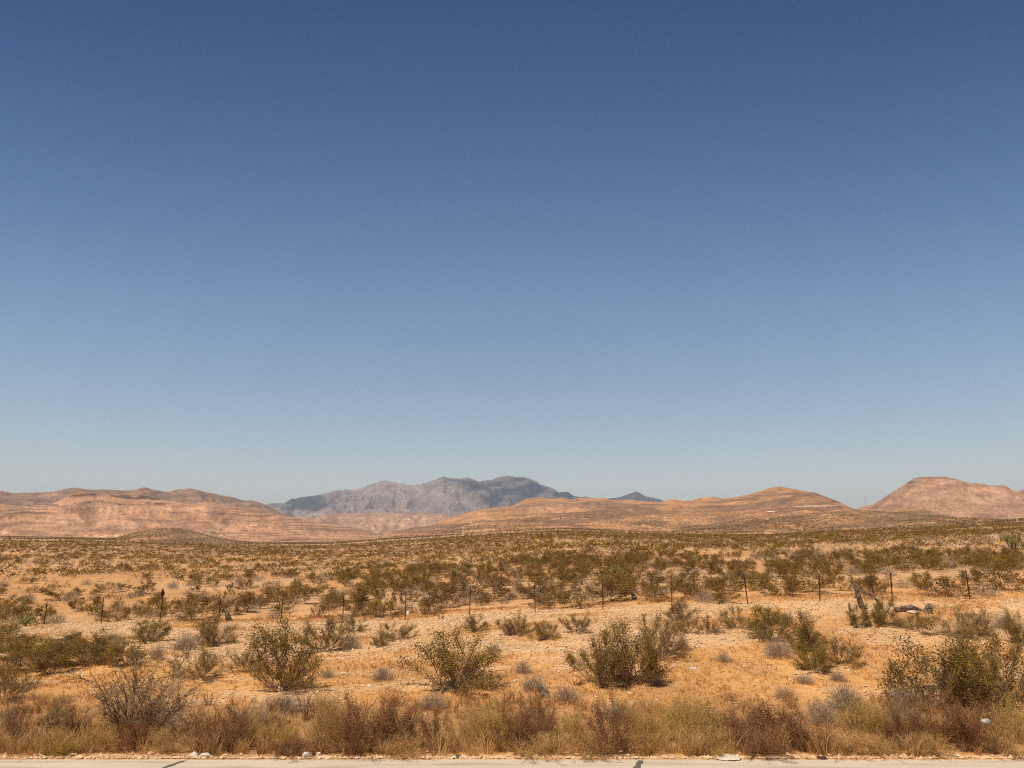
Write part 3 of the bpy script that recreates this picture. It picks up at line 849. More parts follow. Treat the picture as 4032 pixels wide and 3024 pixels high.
# u, v of the foot, width and height in photo pixels
for a in [
 ('full', 52, 1120, 2716, 330, 290, "big leaning olive creosote, a curved pale dead branch at its foot, left of centre"),
 ('open', 1, 1275, 2560, 240, 145, "wide creosote bush behind the big leaning one with dead branches at its right side"),
 ('full', 2, 1790, 2712, 410, 265, "big round dense creosote bush standing alone just left of centre"),
 ('full', 3, 2370, 2690, 260, 240, "left half of the tall double creosote clump at centre right"),
 ('full', 4, 2490, 2688, 310, 250, "right half of the tall double creosote clump at centre right"),
 ('open', 5, 2605, 2590, 230, 200, "upright creosote with bare lower stems behind the tall double clump"),
 ('green', 6, 3212, 2642, 170, 130, "low green creosote with a dark stem foot, front of the right-hand group"),
 ('open', 7, 3310, 2618, 190, 125, "small tree-like creosote on one forked stem at right"),
 ('full', 8, 3165, 2560, 220, 160, "olive creosote behind the low green one in the right-hand group"),
 ('green', 9, 3035, 2522, 190, 150, "creosote furthest left in the right-hand group"),
 ('full', 60, 3700, 2790, 430, 340, "very large rounded creosote nearest the right corner, its foot behind roadside brush"),
 ('open', 11, 3975, 2760, 360, 290, "large creosote with arching grey limbs cut by the right picture edge"),
 ('bare', 12, 520, 2885, 560, 340, "large almost leafless shrub with long dark stems fanning left"),
 ('open', 13, 785, 2670, 220, 130, "small bare-stemmed creosote to the left of the big leaning one"),
 ('open', 14, 965, 2645, 140, 100, "little sparse creosote touching the big leaning one on its left"),
 ('green', 15, 590, 2526, 170, 95, "bright green rounded creosote below the bird's post"),
 ('full', 16, 835, 2540, 215, 125, "dense olive creosote right of the bright green one"),
 ('open', 17, 20, 2760, 200, 170, "dark creosote cut by the left picture edge"),
 ('full', 18, 150, 2645, 330, 150, "long low creosote mass at far left above the golden grass"),
 ('full', 19, 350, 2610, 310, 135, "brown-tinted creosote joined to the long mass at far left"),
 ('green', 20, 30, 2560, 200, 110, "creosote in the left corner below the yucca"),
 ('full', 44, 3850, 2785, 300, 290, "denser creosote between the very large rounded one and the right edge one"),
 ('full', 41, 90, 2590, 260, 115, "creosote filling the gap beside the bleached log at the left corner"),
 ('full', 42, 290, 2572, 260, 90, "low creosote hiding the foot of the long grey log at far left"),
 ('open', 43, 430, 2580, 230, 105, "creosote at the right end of the long mass at far left"),
 ('open', 21, 500, 2625, 220, 100, "thin creosote behind the almost leafless shrub"),
 ('open', 22, 1558, 2520, 150, 92, "creosote on one dark foot on pale gravel left of centre"),
 ('open', 23, 1500, 2545, 110, 60, "scraggly low creosote on gravel beside a grey twiggy shrub"),
 ('full', 24, 1868, 2488, 110, 70, "small creosote just in front of the fence right above the big round one"),
 ('open', 25, 2030, 2498, 150, 95, "sparse creosote at mid picture in front of the fence"),
 ('full', 26, 2140, 2515, 130, 85, "compact creosote with a shadowed foot on gravel at centre"),
 ('open', 27, 2275, 2490, 130, 85, "creosote to the right of the compact one at centre"),
 ('open', 28, 2797, 2492, 110, 65, "small creosote alone on gravel right of the tall double clump"),
 ('open', 29, 2700, 2495, 120, 95, "leafy creosote behind the tall clump on its right"),
 ('open', 30, 2900, 2475, 130, 95, "upright creosote close to the fence at right of centre"),
 ('open', 31, 2680, 2440, 150, 90, "creosote nearest the fence above the tall double clump"),
 ('green', 32, 3390, 2468, 110, 90, "green creosote in front of the tall dead stump"),
 ('green', 33, 3480, 2462, 130, 105, "green creosote between the two dead stumps"),
 ('open', 34, 3590, 2475, 150, 80, "creosote under the fallen grey log"),
 ('open', 35, 3740, 2505, 220, 110, "open creosote behind the very large rounded one at right"),
 ('open', 36, 3860, 2500, 150, 95, "little creosote by the right edge with bare ground round it"),
 ('full', 37, 4000, 2530, 150, 130, "creosote halfway up the right picture edge"),
 ('open', 38, 200, 2870, 150, 110, "ragged dry creosote low on the left by the road"),
 ('open', 39, 3060, 2460, 110, 70, "small creosote under the fence at right"),
 ('open', 40, 1390, 2490, 120, 70, "little creosote under the fence left of the white marker"),
]:
    near_creosote(*a)

G_NBUR = "grey bursage shrubs on the near side of the wire fence"
def near_bursage(i, u, v, wpx, hpx, label):
    p = at(u, v); s = scale_at(p)
    TAKEN.append((p.x, p.y, wpx / s * .5))
    return bush("bursage_shrub", BUR[i % 4], p, wpx / s / 2.0, hpx / s / 1.0, R0.uniform(0, 6.28), label, "shrub", G_NBUR, ("twigs", "foliage"))
for a in [
 (0, 1507, 2678, 105, 52, "round ash grey shrub on golden grass left of the big round creosote"),
 (1, 2850, 2606, 75, 42, "small wispy grey shrub alone on golden grass at right"),
 (2, 3092, 2752, 110, 50, "low grey shrub above the dark roadside brush at right"),
 (3, 2060, 2650, 90, 45, "grey shrub nearest centre beside a dark stub"),
 (0, 2105, 2718, 130, 60, "grey shrub directly behind the short grey stump"),
 (1, 1120, 2800, 190, 70, "wide grey brown shrub below the big leaning creosote"),
 (2, 3065, 2588, 140, 80, "pale grey shrub at the left foot of the right-hand group"),
 (3, 1385, 2555, 90, 62, "twiggy pale shrub on gravel behind the leaning creosote"),
 (0, 620, 2600, 75, 60, "grey shrub behind the long stems of the leafless shrub"),
 (1, 730, 2560, 120, 70, "blue grey shrub between two green creosotes at left"),
 (2, 1290, 2668, 70, 34, "tiny grey tuft between the leaning creosote and the round grey shrub"),
 (3, 3330, 2800, 170, 110, "tall grey green shrub by the road at right"),
 (0, 3240, 2850, 150, 90, "grey shrub in front of the tall grey green one by the road"),
 (1, 3560, 2790, 150, 90, "grey shrub touching the very large rounded creosote on its left"),
 (2, 1700, 2790, 140, 60, "ash coloured shrub in front of the big round creosote"),
 (3, 2230, 2765, 150, 60, "grey brown shrub right of the short grey stump"),
 (0, 2010, 2500, 70, 40, "grey shrub on gravel at mid picture"),
 (1, 2590, 2700, 60, 40, "small grey shrub right of the double creosote clump"),
 (2, 3170, 2690, 90, 36, "low dead shrub in the shade of the low green creosote"),
 (3, 3300, 2680, 80, 32, "low dead shrub right of the low green creosote"),
 (0, 2690, 2560, 60, 60, "bare little twig shrub on gravel by the upright creosote"),
 (1, 3960, 2475, 120, 60, "pale grey shrub low near the right edge"),
 (2, 1945, 2570, 60, 34, "grey tuft to the right of the big round creosote"),
 (3, 430, 2540, 110, 46, "grey shrub tucked behind the creosotes at left"),
]:
    near_bursage(*a)

# roadside brush, one row deep along the road edge
G_BRU = "dry brush along the road edge"
def brush(kind, i, u, v, wpx, hpx, label):
    p = at(u, v); s = scale_at(p)
    TAKEN.append((p.x, p.y, wpx / s * .3))
    nm = {'red': "buckwheat_shrub", 'tan': "dry_weed", 'yel': "rabbitbrush", 'gry': "saltbush"}[kind]
    cat = {'red': "shrub", 'tan': "weed", 'yel': "shrub", 'gry': "shrub"}[kind]
    return bush(nm, bru(kind, i), p, wpx / s / (1.08 if kind == 'red' else 1.25), hpx / s / 1.0, R0.uniform(0, 6.28), label, cat, G_BRU, ("stems", "seedheads"))
for a in [
 ('red', 0, 1440, 2960, 330, 250, "tallest dark red brown shrub at the road, left of centre"),
 ('red', 1, 1560, 2935, 250, 210, "dark brown shrub overlapping the tallest one on its right"),
 ('tan', 0, 1270, 2965, 230, 270, "high feathery tan weed over the white rocks at the road"),
 ('tan', 1, 1330, 2925, 260, 240, "tan weed between the white rocks and the tallest dark shrub"),
 ('red', 2, 870, 2955, 240, 220, "tan and brown shrub behind the white rubble at the road"),
 ('tan', 2, 960, 2940, 200, 170, "pale brown weed left of the golden clump at the road"),
 ('yel', 0, 1100, 2945, 230, 130, "rounded golden clump at the road between two brown shrubs"),
 ('red', 3, 1690, 2955, 210, 190, "brown shrub left of centre at the road with thin dark stems"),
 ('tan', 3, 1810, 2960, 240, 190, "tan weed directly below the big round creosote"),
 ('yel', 1, 1930, 2940, 260, 190, "olive yellow shrub behind the roadside weeds at centre"),
 ('red', 0, 2030, 2955, 220, 230, "upright dark shrub at the road just right of centre"),
 ('red', 4, 2125, 2935, 210, 200, "dark shrub below the short grey stump"),
 ('yel', 2, 2250, 2925, 200, 150, "yellow green shrub between dark shrubs at centre"),
 ('red', 1, 2395, 2965, 300, 240, "fan shaped red brown shrub below the double creosote clump"),
 ('yel', 0, 2560, 2930, 260, 190, "olive and yellow shrub right of the fan shaped one"),
 ('tan', 1, 2520, 2965, 240, 120, "low rusty weed at the road beside the dark crack"),
 ('yel', 1, 2740, 2925, 280, 210, "tall yellow tan shrub at right of centre"),
 ('red', 2, 2900, 2930, 290, 210, "left one of the two dark shrubs behind the flat pale rock"),
 ('red', 3, 3060, 2925, 300, 200, "right one of the two dark shrubs behind the flat pale rock"),
 ('tan', 2, 2800, 2968, 220, 120, "tan weed with reddish stems left of the flat pale rock"),
 ('yel', 3, 2830, 2985, 70, 45, "little bright green tuft touching the flat pale rock"),
 ('red', 4, 3000, 2970, 260, 150, "brown weedy shrub right of the flat pale rock"),
 ('red', 0, 3180, 2955, 250, 160, "brown shrub in front of the grey shrubs at right"),
 ('yel', 2, 3370, 2880, 190, 150, "light green shrub among the roadside grass at right"),
 ('yel', 0, 3480, 2900, 220, 140, "yellow shrub right of the light green one"),
 ('tan', 3, 3330, 2970, 240, 110, "rusty tan weed at the road below the light green shrub"),
 ('red', 1, 3560, 2945, 230, 210, "narrow brown shrub at the road under the very large creosote"),
 ('red', 2, 3690, 2935, 250, 200, "brown shrub left of the one holding the white bag"),
 ('red', 3, 3830, 2955, 280, 240, "brown shrub with a white bag caught in it at far right"),
 ('yel', 1, 3990, 2920, 190, 190, "yellow olive shrub at the right edge above the road"),
 ('tan', 0, 3960, 2970, 260, 110, "low golden weed in the bottom right corner"),
 ('tan', 1, 3480, 2970, 240, 100, "low tan weed at the road below the yellow shrub"),
 ('tan', 2, 3680, 2972, 220, 90, "low tan weed at the road below the brown shrubs at far right"),
 ('red', 4, 60, 2950, 160, 190, "brown stalky shrub in the bottom left corner"),
 ('gry', 0, 20, 2880, 130, 120, "grey brown shrub at the left edge above the corner"),
 ('tan', 3, 170, 2965, 230, 110, "tan weed at the road near the bottom left corner"),
 ('red', 0, 290, 2930, 130, 160, "dark stalky weed left of the almost leafless shrub"),
 ('yel', 3, 250, 2972, 170, 70, "olive tuft at the road near the bottom left corner"),
 ('tan', 0, 400, 2960, 220, 120, "pale weed at the road left of the almost leafless shrub"),
 ('red', 1, 530, 2955, 200, 150, "rust brown weed at the foot of the almost leafless shrub"),
 ('tan', 1, 670, 2965, 220, 130, "orange tan weed between the leafless shrub and the white rubble"),
 ('gry', 1, 660, 2890, 170, 130, "grey olive shrub right of the almost leafless shrub"),
 ('red', 2, 1160, 2975, 190, 90, "low brown weed left of the white rocks"),
 ('tan', 2, 1590, 2978, 230, 90, "low tan weed in front of the dark shrubs left of centre"),
 ('tan', 3, 2110, 2975, 260, 90, "low tan weed at the road at centre"),
 ('tan', 0, 2310, 2978, 230, 90, "low tan weed in front of the fan shaped shrub"),
 ('gry', 0, 3560, 2860, 190, 120, "grey shrub between the yellow shrub and the very large creosote"),
 ('gry', 1, 2440, 2840, 190, 80, "grey haze of stems behind the fan shaped shrub"),
 ('tan', 1, 1930, 2860, 230, 110, "pale seedy weed behind the olive yellow shrub"),
 ('tan', 2, 2700, 2840, 260, 100, "sparse golden weed behind the tall yellow tan shrub"),
 ('gry', 0, 1010, 2850, 190, 90, "grey brown shrub behind the rounded golden clump"),
]:
    brush(*a)
# ------------------------------------------------------------------ fence
M_rust = plant_mat("rusty_steel", (.035, .014, .009), (.075, .028, .016), (.13, .05, .028), scale=9)
M_tip = new_mat("pale_paint")[0]
M_tip.node_tree.nodes["Principled BSDF"].inputs["Base Color"].default_value = (.42, .30, .20, 1)
M_wire = new_mat("rusty_wire")[0]
M_wire.node_tree.nodes["Principled BSDF"].inputs["Base Color"].default_value = (.10, .055, .035, 1)
LA, LB = (-24.0, 38.2), (12.8, 30.6)
def on_fence(u, v=2420):
    a, y, z = [float(c) for c in ray(u, v)]
    dx, dy = LB[0] - LA[0], LB[1] - LA[1]
    # x = t a, y = t y  on  LA + s d
    t = (LA[0] * dy - LA[1] * dx) / (a * dy - y * dx)
    return t * a, t * y
POSTS = [(171, 2473), (396, 2468), (629, 2450), (859, 2455), (1105, 2447), (1350, 2429), (1595, 2436), (1849, 2428), (2107, 2411), (2374, 2399), (2645, 2385), (2945, 2379), (3229, 2370), (3512, 2352), (3815, 2330)]
def tpost_mesh():
    """steel T section with studs, 1.3 m"""
    V = []; F = []
    def box(x0, x1, y0, y1, z0, z1):
        k = len(V)
        V.extend([(x0, y0, z0), (x1, y0, z0), (x1, y1, z0), (x0, y1, z0), (x0, y0, z1), (x1, y0, z1), (x1, y1, z1), (x0, y1, z1)])
        F.extend([[k, k + 3, k + 2, k + 1], [k + 4, k + 5, k + 6, k + 7], [k, k + 1, k + 5, k + 4], [k + 1, k + 2, k + 6, k + 5], [k + 2, k + 3, k + 7, k + 6], [k + 3, k, k + 4, k + 7]])
    box(-.022, .022, -.006, 0, -.2, 1.12)
    box(-.005, .005, .001, .032, -.2, 1.12)
    for i in range(17):
        z = .12 + i * .058
        box(-.014, .014, -.016, -.0065, z, z + .018)
    return np.array(V, float), np.array(F)
_pv, _pf = tpost_mesh()
post_me = mesh_np("post", _pv, [_pf], [M_rust])
tip_me = mesh_np("tip", np.array([(x, y, z) for z in (1.1225, 1.28) for (x, y) in ((-.022, -.006), (.022, -.006), (.005, .032), (-.005, .032))], float),
                 [np.array([[0, 3, 2, 1], [4, 5, 6, 7], [0, 1, 5, 4], [1, 2, 6, 5], [2, 3, 7, 6], [3, 0, 4, 7]])], [M_tip])
tipr_me = tip_me.copy(); tipr_me.materials[0] = M_rust
fence_root = empty("wire_fence", (LA[0], LA[1], gz(*LA)))
tag(fence_root, "barbed wire fence on thin rusty steel posts across the desert", "fence")
fx = []
us = [u for u, v in POSTS]
ang = math.atan2(LB[1] - LA[1], LB[0] - LA[0])
dvx, dvy = math.cos(ang), math.sin(ang)
pts = [on_fence(u, v) for u, v in POSTS]
x0, y0 = pts[0]; x1, y1 = pts[-1]
pts = [(x0 - 3 * dvx * k, y0 - 3 * dvy * k) for k in (4, 3, 2, 1)] + pts + [(x1 + 3 * dvx * k, y1 + 3 * dvy * k) for k in (1, 2, 3)]
tops = []
rp = np.random.default_rng(8)
for i, (x, y) in enumerate(pts):
    z = gz(x, y)
    o = add_obj("post", post_me, fence_root)
    o.location = (x - LA[0], y - LA[1], z - gz(*LA))
    o.rotation_euler = (rp.normal() * .025, rp.normal() * .03, ang)
    t = add_obj("tip", tip_me if (i - 4) in (0, 3, 12, 14, 13) else tipr_me, o)
    tops.append((x, y, z))
segs = []
for h in (0.32, 0.56, 0.82, 1.08):
    for a, b in zip(tops[:-1], tops[1:]):
        A_ = np.array(a) + [0, 0, h]; B_ = np.array(b) + [0, 0, h]
        n = 6; prev = A_
        for k in range(1, n + 1):
            t = k / n; q = A_ * (1 - t) + B_ * t - np.array([0, 0, .035 * 4 * t * (1 - t)])
            segs.append((prev - np.array([0, .02, 0]), q - np.array([0, .02, 0]), 0.0028, .0028)); prev = q
wv, wf = tubes(segs)
w = add_obj("wires", mesh_np("wires", wv - np.array([LA[0], LA[1], gz(*LA)]), [wf], [M_wire]), fence_root)

# ------------------------------------------------------------------ perched bird
M_bird = plant_mat("dark_feather", (.018, .012, .010), (.035, .024, .019), (.06, .04, .03), scale=20)
def lathe_path(path, rads, sides=12, sq=1.0):
    """smooth body along a path"""
    path = np.array(path, float); n = len(path)
    V = []; 
    for i in range(n):
        d = path[min(i + 1, n - 1)] - path[max(i - 1, 0)]; d /= np.linalg.norm(d) + 1e-9
        up = np.array([0, 1.0, 0]) if abs(d[2]) > .7 else np.array([0, 0, 1.0])
        a = np.cross(d, up); a /= np.linalg.norm(a); b = np.cross(d, a)
        for k in range(sides):
            t = 2 * math.pi * k / sides
            V.append(path[i] + (a * math.cos(t) + b * math.sin(t) * sq) * rads[i])
    F = []
    for i in range(n - 1):
        for k in range(sides):
            k2 = (k + 1) % sides
            F.append([i * sides + k, i * sides + k2, (i + 1) * sides + k2, (i + 1) * sides + k])
    V.append(path[0]); V.append(path[-1]); c0 = len(V) - 2
    T = [[c0, (k + 1) % sides, k] for k in range(sides)] + [[c0 + 1, (n - 1) * sides + k, (n - 1) * sides + (k + 1) % sides] for k in range(sides)]
    return np.array(V), np.array(F), np.array(T)
bx, by = pts[4 + 2]; bz = gz(bx, by) + 1.28
V, F, T = lathe_path([(0, .0, .0), (0, .0, .03), (0, -.005, .09), (0, -.01, .16), (0, -.015, .215), (0, -.02, .25), (0, -.022, .285), (0, -.022, .315), (0, -.022, .33)],
                     [.02, .05, .072, .075, .06, .042, .044, .034, .008], 14, .8)
body = mesh_np("perched_bird", V, [F, T], [M_bird], [0, 0], smooth=True)
bird = add_obj("perched_bird", body)
bird.location = (bx, by, bz); bird.rotation_euler = (0, 0, .3)
tag(bird, "dark bird perched on a fence post at left", "bird")
# folded wings and tail, beak
V, F, T = lathe_path([(.045, .01, .21), (.066, .022, .15), (.06, .035, .07), (.04, .05, -.02), (.02, .06, -.06)], [.012, .026, .03, .02, .004], 8, .5)
V2 = V * np.array([-1, 1, 1]); n0 = len(V)
add_obj("wing", mesh_np("wing", V, [F, T], [M_bird], [0, 0], smooth=True), bird)
add_obj("wing", mesh_np("wing", V2, [F[:, ::-1], T[:, ::-1]], [M_bird], [0, 0], smooth=True), bird)
V, F, T = lathe_path([(0, .045, .03), (0, .06, -.04), (0, .07, -.12), (0, .075, -.16)], [.022, .028, .034, .03], 8, .35)
add_obj("tail", mesh_np("tail", V, [F, T], [M_bird], [0, 0], smooth=True), bird)
V, F, T = lathe_path([(0, -.06, .285), (0, -.08, .28), (0, -.09, .27)], [.011, .007, .001], 6)
add_obj("beak", mesh_np("beak", V, [F, T], [M_rust], [0, 0], smooth=True), bird)

# ------------------------------------------------------------------ yuccas and Joshua trees
def rosette(rng, c, d, R, n, w=0.018, lo=-0.2, hi=1.0):
    """ball of dagger leaves around point c, axis d"""
    d = np.array(d, float); d /= np.linalg.norm(d)
    D = rng.normal(size=(n * 3, 3)); D /= np.linalg.norm(D, axis=1, keepdims=True)
    k = D @ d; D = D[(k > lo) & (k < hi)][:n]; n = len(D)
    s = np.cross(D, rng.normal(size=(n, 3))); s /= np.linalg.norm(s, axis=1, keepdims=True)
    L = (R * rng.uniform(.75, 1.1, n))[:, None]
    c = np.array(c) + d * 0
    V = np.stack([c + D * L * .06 - s * w * .7, c + D * L * .06 + s * w * .7, c + D * L * .5 + s * w, c + D * L * .5 - s * w, c + D * L], 1).reshape(-1, 3)
    q = (np.arange(n) * 5)[:, None]
    return V, q + np.array([[0, 1, 2, 3]]), q + np.array([[3, 2, 4]])
def cat_parts(L):
    V = []; Q = []; T = []; k = 0
    for v, q, t in L:
        V.append(v); Q.append(q + k); T.append(t + k); k += len(v)
    return np.concatenate(V), np.concatenate(Q), np.concatenate(T)
def joshua(rng, H, W, heads, R, trunk_r=.11, n=150):
    segs = []; ros = []; 
    root = np.array([0, 0, -.1]); top = np.array([rng.normal() * .05, 0, H * .32])
    segs.append((root, top * .5, trunk_r * 1.25, trunk_r)); segs.append((top * .5, top, trunk_r, trunk_r * .9))
    for i in range(heads):
        az = 2 * math.pi * (i + rng.uniform(-.3, .3)) / heads; out = W / 2 * rng.uniform(.35, 1)
        if heads == 1: out = 0.02
        e = np.array([math.cos(az) * out, math.sin(az) * out, H * rng.uniform(.55, .98) * (1.12 - .45 * out / max(W, .1))])
        m = (top + e) / 2 + np.array([math.cos(az) * out * .25, math.sin(az) * out * .25, -.06 * H])
        segs.append((top, m, trunk_r * .8, trunk_r * .7)); segs.append((m, e, trunk_r * .7, trunk_r * .65))
        d = e - m; ros.append(rosette(rng, e, d, R, n, w=.013, lo=-.35)); ros.append(rosette(rng, e - d / np.linalg.norm(d) * R * .45, d, R * .75, n // 3, w=.013, lo=-.3, hi=.5))
    return tubes(segs, 7), cat_parts(ros)
JT = []
def joshua_thing(u, v, hpx, wpx, heads, label, parts=True, seed=0, R=None):
    p = at(u, v); s = scale_at(p); H = hpx / s; W = wpx / s
    rng = np.random.default_rng(3000 + seed)
    (tv, tf), (rv, rq, rt) = joshua(rng, H, W, heads, R or H * .2, trunk_r=.045 * H, n=110 if parts else 60)
    if parts:
        o = empty("joshua_tree", p)
        add_obj("trunk", mesh_np("trunk", tv, [tf], [M_skirt]), o)
        add_obj("crown", mesh_np("crown", rv, [rq, rt], [M_yucca], [0, 0]), o)
    else:
        o = add_obj("joshua_tree", mesh_np("joshua_tree", np.concatenate([tv, rv]), [tf, rq + len(tv), rt + len(tv)], [M_skirt, M_yucca], [0, 1, 1]))
        o.location = p
    tag(o, label, "tree", "Joshua trees scattered over the plain")
    TAKEN.append((p.x, p.y, W * .4))
    return o
joshua_thing(3996, 2189, 78, 66, 8, "largest Joshua tree with several spiky heads, by the right picture edge", seed=1, R=.36)
joshua_thing(3957, 2200, 40, 16, 1, "thin single-headed Joshua tree left of the largest one", seed=2, R=.3)
joshua_thing(2731, 2240, 50, 22, 2, "narrow dark column of a Joshua tree right of the pale yellow yucca", seed=3, R=.35)
joshua_thing(2075, 2234, 30, 40, 3, "squat Joshua tree at the centre beyond the fence", seed=4)
joshua_thing(2611, 2192, 26, 20, 2, "forked Joshua tree shaped like a letter U", seed=5)
joshua_thing(1469, 2151, 26, 26, 4, "dark Joshua tree below the second utility pole from left", seed=6)
FARJ = [(1795, 2138), (1815, 2137), (1826, 2136), (2317, 2190), (2640, 2196), (2355, 2198), (3080, 2113), (3280, 2128), (3452, 2116), (3494, 2139), (3597, 2116), (3625, 2119), (3672, 2128), (3695, 2152), (4008, 2104), (3240, 2106), (3158, 2118), (2960, 2112), (3045, 2117), (3745, 2112), (3850, 2106), (3915, 2110), (3410, 2103), (2205, 2112), (2420, 2118), (2705, 2126), (1010, 2183), (640, 2190), (1180, 2186), (870, 2210), (315, 2197), (1930, 2205), (3330, 2210), (3560, 2190), (3120, 2190), (2790, 2160)]
FARJ = sorted([(u, v, at(u, v)) for u, v in FARJ], key=lambda q: q[0])
ORD = ["first", "second", "third", "fourth", "fifth", "sixth", "seventh", "eighth", "ninth", "tenth", "eleventh", "twelfth", "thirteenth", "fourteenth", "fifteenth", "sixteenth", "seventeenth", "eighteenth", "nineteenth", "twentieth", "twenty-first", "twenty-second", "twenty-third", "twenty-fourth", "twenty-fifth", "twenty-sixth", "twenty-seventh", "twenty-eighth", "twenty-ninth", "thirtieth"]
for half in (0, 1):
    sel = [q for i, q in enumerate(FARJ) if (i < 18) == (half == 0)]
    for i, (u, v, p) in enumerate(sel):
        side = "left" if half == 0 else "right"
        n_ = i if half == 0 else len(sel) - 1 - i
        joshua_thing(u, v, (17 if v < 2160 else 24) * (1 + .25 * math.sin(u)), 14, 1 + (u % 3), "%s from the %s of the tiny dark Joshua trees dotting the far scrub" % (ORD[n_], side), parts=False, seed=20 + u)

def yucca(u, v, hpx, rpx, label, skirt=True, seed=0, n=220, dead=False, stem=.3):
    p = at(u, v); s = scale_at(p); H = hpx / s; R = rpx / s
    rng = np.random.default_rng(4000 + seed)
    o = empty("yucca", p)
    c = np.array([0, 0, max(H - R, .12)])
    tv, tf = tubes([(np.array([0, 0, -.1]), c, .09, .07)], 7)
    add_obj("trunk", mesh_np("trunk", tv, [tf], [M_skirt]), o)
    rv, rq, rt = rosette(rng, c, (0, 0, 1), R, n, w=.02, lo=-.05)
    add_obj("leaves", mesh_np("leaves", rv, [rq, rt], [M_yucca], [0, 0]), o)
    if skirt:
        sv, sq, st = rosette(rng, c - [0, 0, .05], (0, 0, -1), R * .95, n, w=.022, lo=.1)
        add_obj("dead_leaves", mesh_np("dead_leaves", sv, [sq, st], [M_skirt], [0, 0]), o)
    tag(o, label, "yucca", "yuccas beyond the wire fence")
    TAKEN.append((p.x, p.y, R * .6))
yucca(2424, 2280, 58, 30, "yucca with bright yellow green top leaves and a dark skirt, right of centre", seed=1, n=320)
yucca(1786, 2296, 58, 19, "yucca with a shaggy grey skirt of dead leaves, left of centre", seed=2, n=160)
yucca(98, 2466, 56, 48, "broad spiky yucca behind the fence at far left", seed=3, n=110, skirt=False)
yucca(3796, 2305, 66, 18, "slim yucca on a thin trunk beside the rightmost fence post", seed=4, n=70)
yucca(1015, 2232, 22, 14, "small yucca on open sand left of the grey-skirted one", seed=5, n=80)
yucca(1925, 2228, 24, 14, "small spiky yucca between the grey-skirted one and the centre", seed=6, n=80)

# ------------------------------------------------------------------ dead wood
M_wood = plant_mat("weathered_wood", (.03, .02, .013), (.12, .083, .056), (.32, .235, .165), scale=9)
def gnarl(path, rads, seed, sides=14, rough=.28):
    V, F, T = lathe_path(path, rads, sides)
    n = len(path)
    P = np.array(path)
    for i in range(n):
        for k in range(sides):
            t = 2 * math.pi * k / sides
            f = 1 + rough * (2 * float(vnoise(math.cos(t) * 1.8 + 5, math.sin(t) * 1.8 + i * .35, seed)) - 1) + .12 * (2 * float(vnoise(math.cos(t) * 5 + 5, math.sin(t) * 5 + i * 1.1, seed + 3)) - 1)
            V[i * sides + k] = P[i] + (V[i * sides + k] - P[i]) * f
    return V, F, T
def refine(path, rads, n=14):
    path = np.array(path, float); t = np.linspace(0, 1, len(path)); q = np.linspace(0, 1, n)
    return np.stack([np.interp(q, t, path[:, i]) for i in range(3)], -1), np.interp(q, t, rads)
def wood_px(name, cat, pix, rpx, label, foot, seed, dz=(0,), group="dead wood lying and standing about", mat=None, lift=0.0):
    """trunk drawn through photo points, all standing in the vertical plane through its foot"""
    p = at(*foot); s = scale_at(p)
    pts_ = []
    for i, (u, v) in enumerate(pix):
        a, y, z = [float(c) for c in ray(u, v)]
        t = p.y / y
        depth = dz[i % len(dz)]
        pts_.append(((t * a - p.x), depth, EYE + t * z - p.z + lift))
    P, Rr = refine(pts_, [r_ / s for r_ in rpx])
    V, F, T = gnarl(P, Rr, seed)
    o = add_obj(name, mesh_np(name, V, [F, T], [mat or M_wood], [0, 0], smooth=False))
    o.location = p
    tag(o, label, cat, group)
    TAKEN.append((p.x, p.y, .4))
    return o
wood_px("dead_tree", "dead tree", [(3404, 2404), (3390, 2378), (3381, 2350), (3373, 2322), (3363, 2297), (3352, 2270)], [12, 9, 8, 7.5, 6.5, 3.5], "tall leaning weathered dead trunk at right in front of the fence", (3402, 2398), 1)
wood_px("dead_tree", "dead tree", [(3472, 2402), (3464, 2384), (3452, 2362), (3438, 2343)], [10, 7, 5, 2], "short leaning dead trunk right of the tall one", (3472, 2398), 2)
wood_px("dead_tree", "dead tree", [(3352, 2410), (3345, 2392), (3343, 2372)], [8, 5, 2], "pale splintered stub left of the tall dead trunk", (3352, 2408), 12)
wood_px("fallen_log", "log", [(3524, 2402), (3550, 2396), (3580, 2392), (3610, 2397), (3638, 2410)], [8, 10, 10, 8, 5], "grey arched log lying right of the dead trunks", (3580, 2408), 3)
wood_px("tree_stump", "stump", [(3655, 2418), (3655, 2405), (3660, 2390), (3663, 2377)], [13, 14, 13, 7], "squat dark stump standing alone right of the arched log", (3658, 2416), 4)
wood_px("tree_stump", "stump", [(2150, 2748), (2143, 2730), (2130, 2712), (2120, 2697)], [20, 18, 13, 8], "short grey stump behind the roadside brush at centre", (2148, 2745), 5)
wood_px("fallen_log", "log", [(192, 2518), (225, 2522), (262, 2514), (300, 2500), (318, 2493)], [5, 6, 9, 9, 5], "grey log lying on the creosotes' far side at far left", (255, 2524), 6)
wood_px("fallen_log", "log", [(62, 2534), (90, 2536), (128, 2546)], [6, 6, 3], "thin grey log, lower one of the pair at the left corner", (95, 2546), 7)
wood_px("fallen_log", "log", [(80, 2502), (100, 2510), (124, 2524)], [6, 7, 4], "bleached log, upper one of the pair at the left corner", (102, 2524), 8)
wood_px("dead_tree", "dead tree", [(902, 2448), (895, 2420), (886, 2392)], [12, 9, 3], "pale grey dead trunk behind the fourth fence post from left", (902, 2446), 9)
wood_px("dead_tree", "dead tree", [(2587, 2330), (2572, 2308), (2554, 2281)], [8, 6, 2], "bone white leaning dead trunk behind the fence right of the yellow yucca", (2587, 2332), 10)
wood_px("tree_stump", "stump", [(2500, 2360), (2492, 2345), (2486, 2332)], [10, 8, 4], "grey stump behind the fence below the yellow yucca", (2500, 2362), 11)
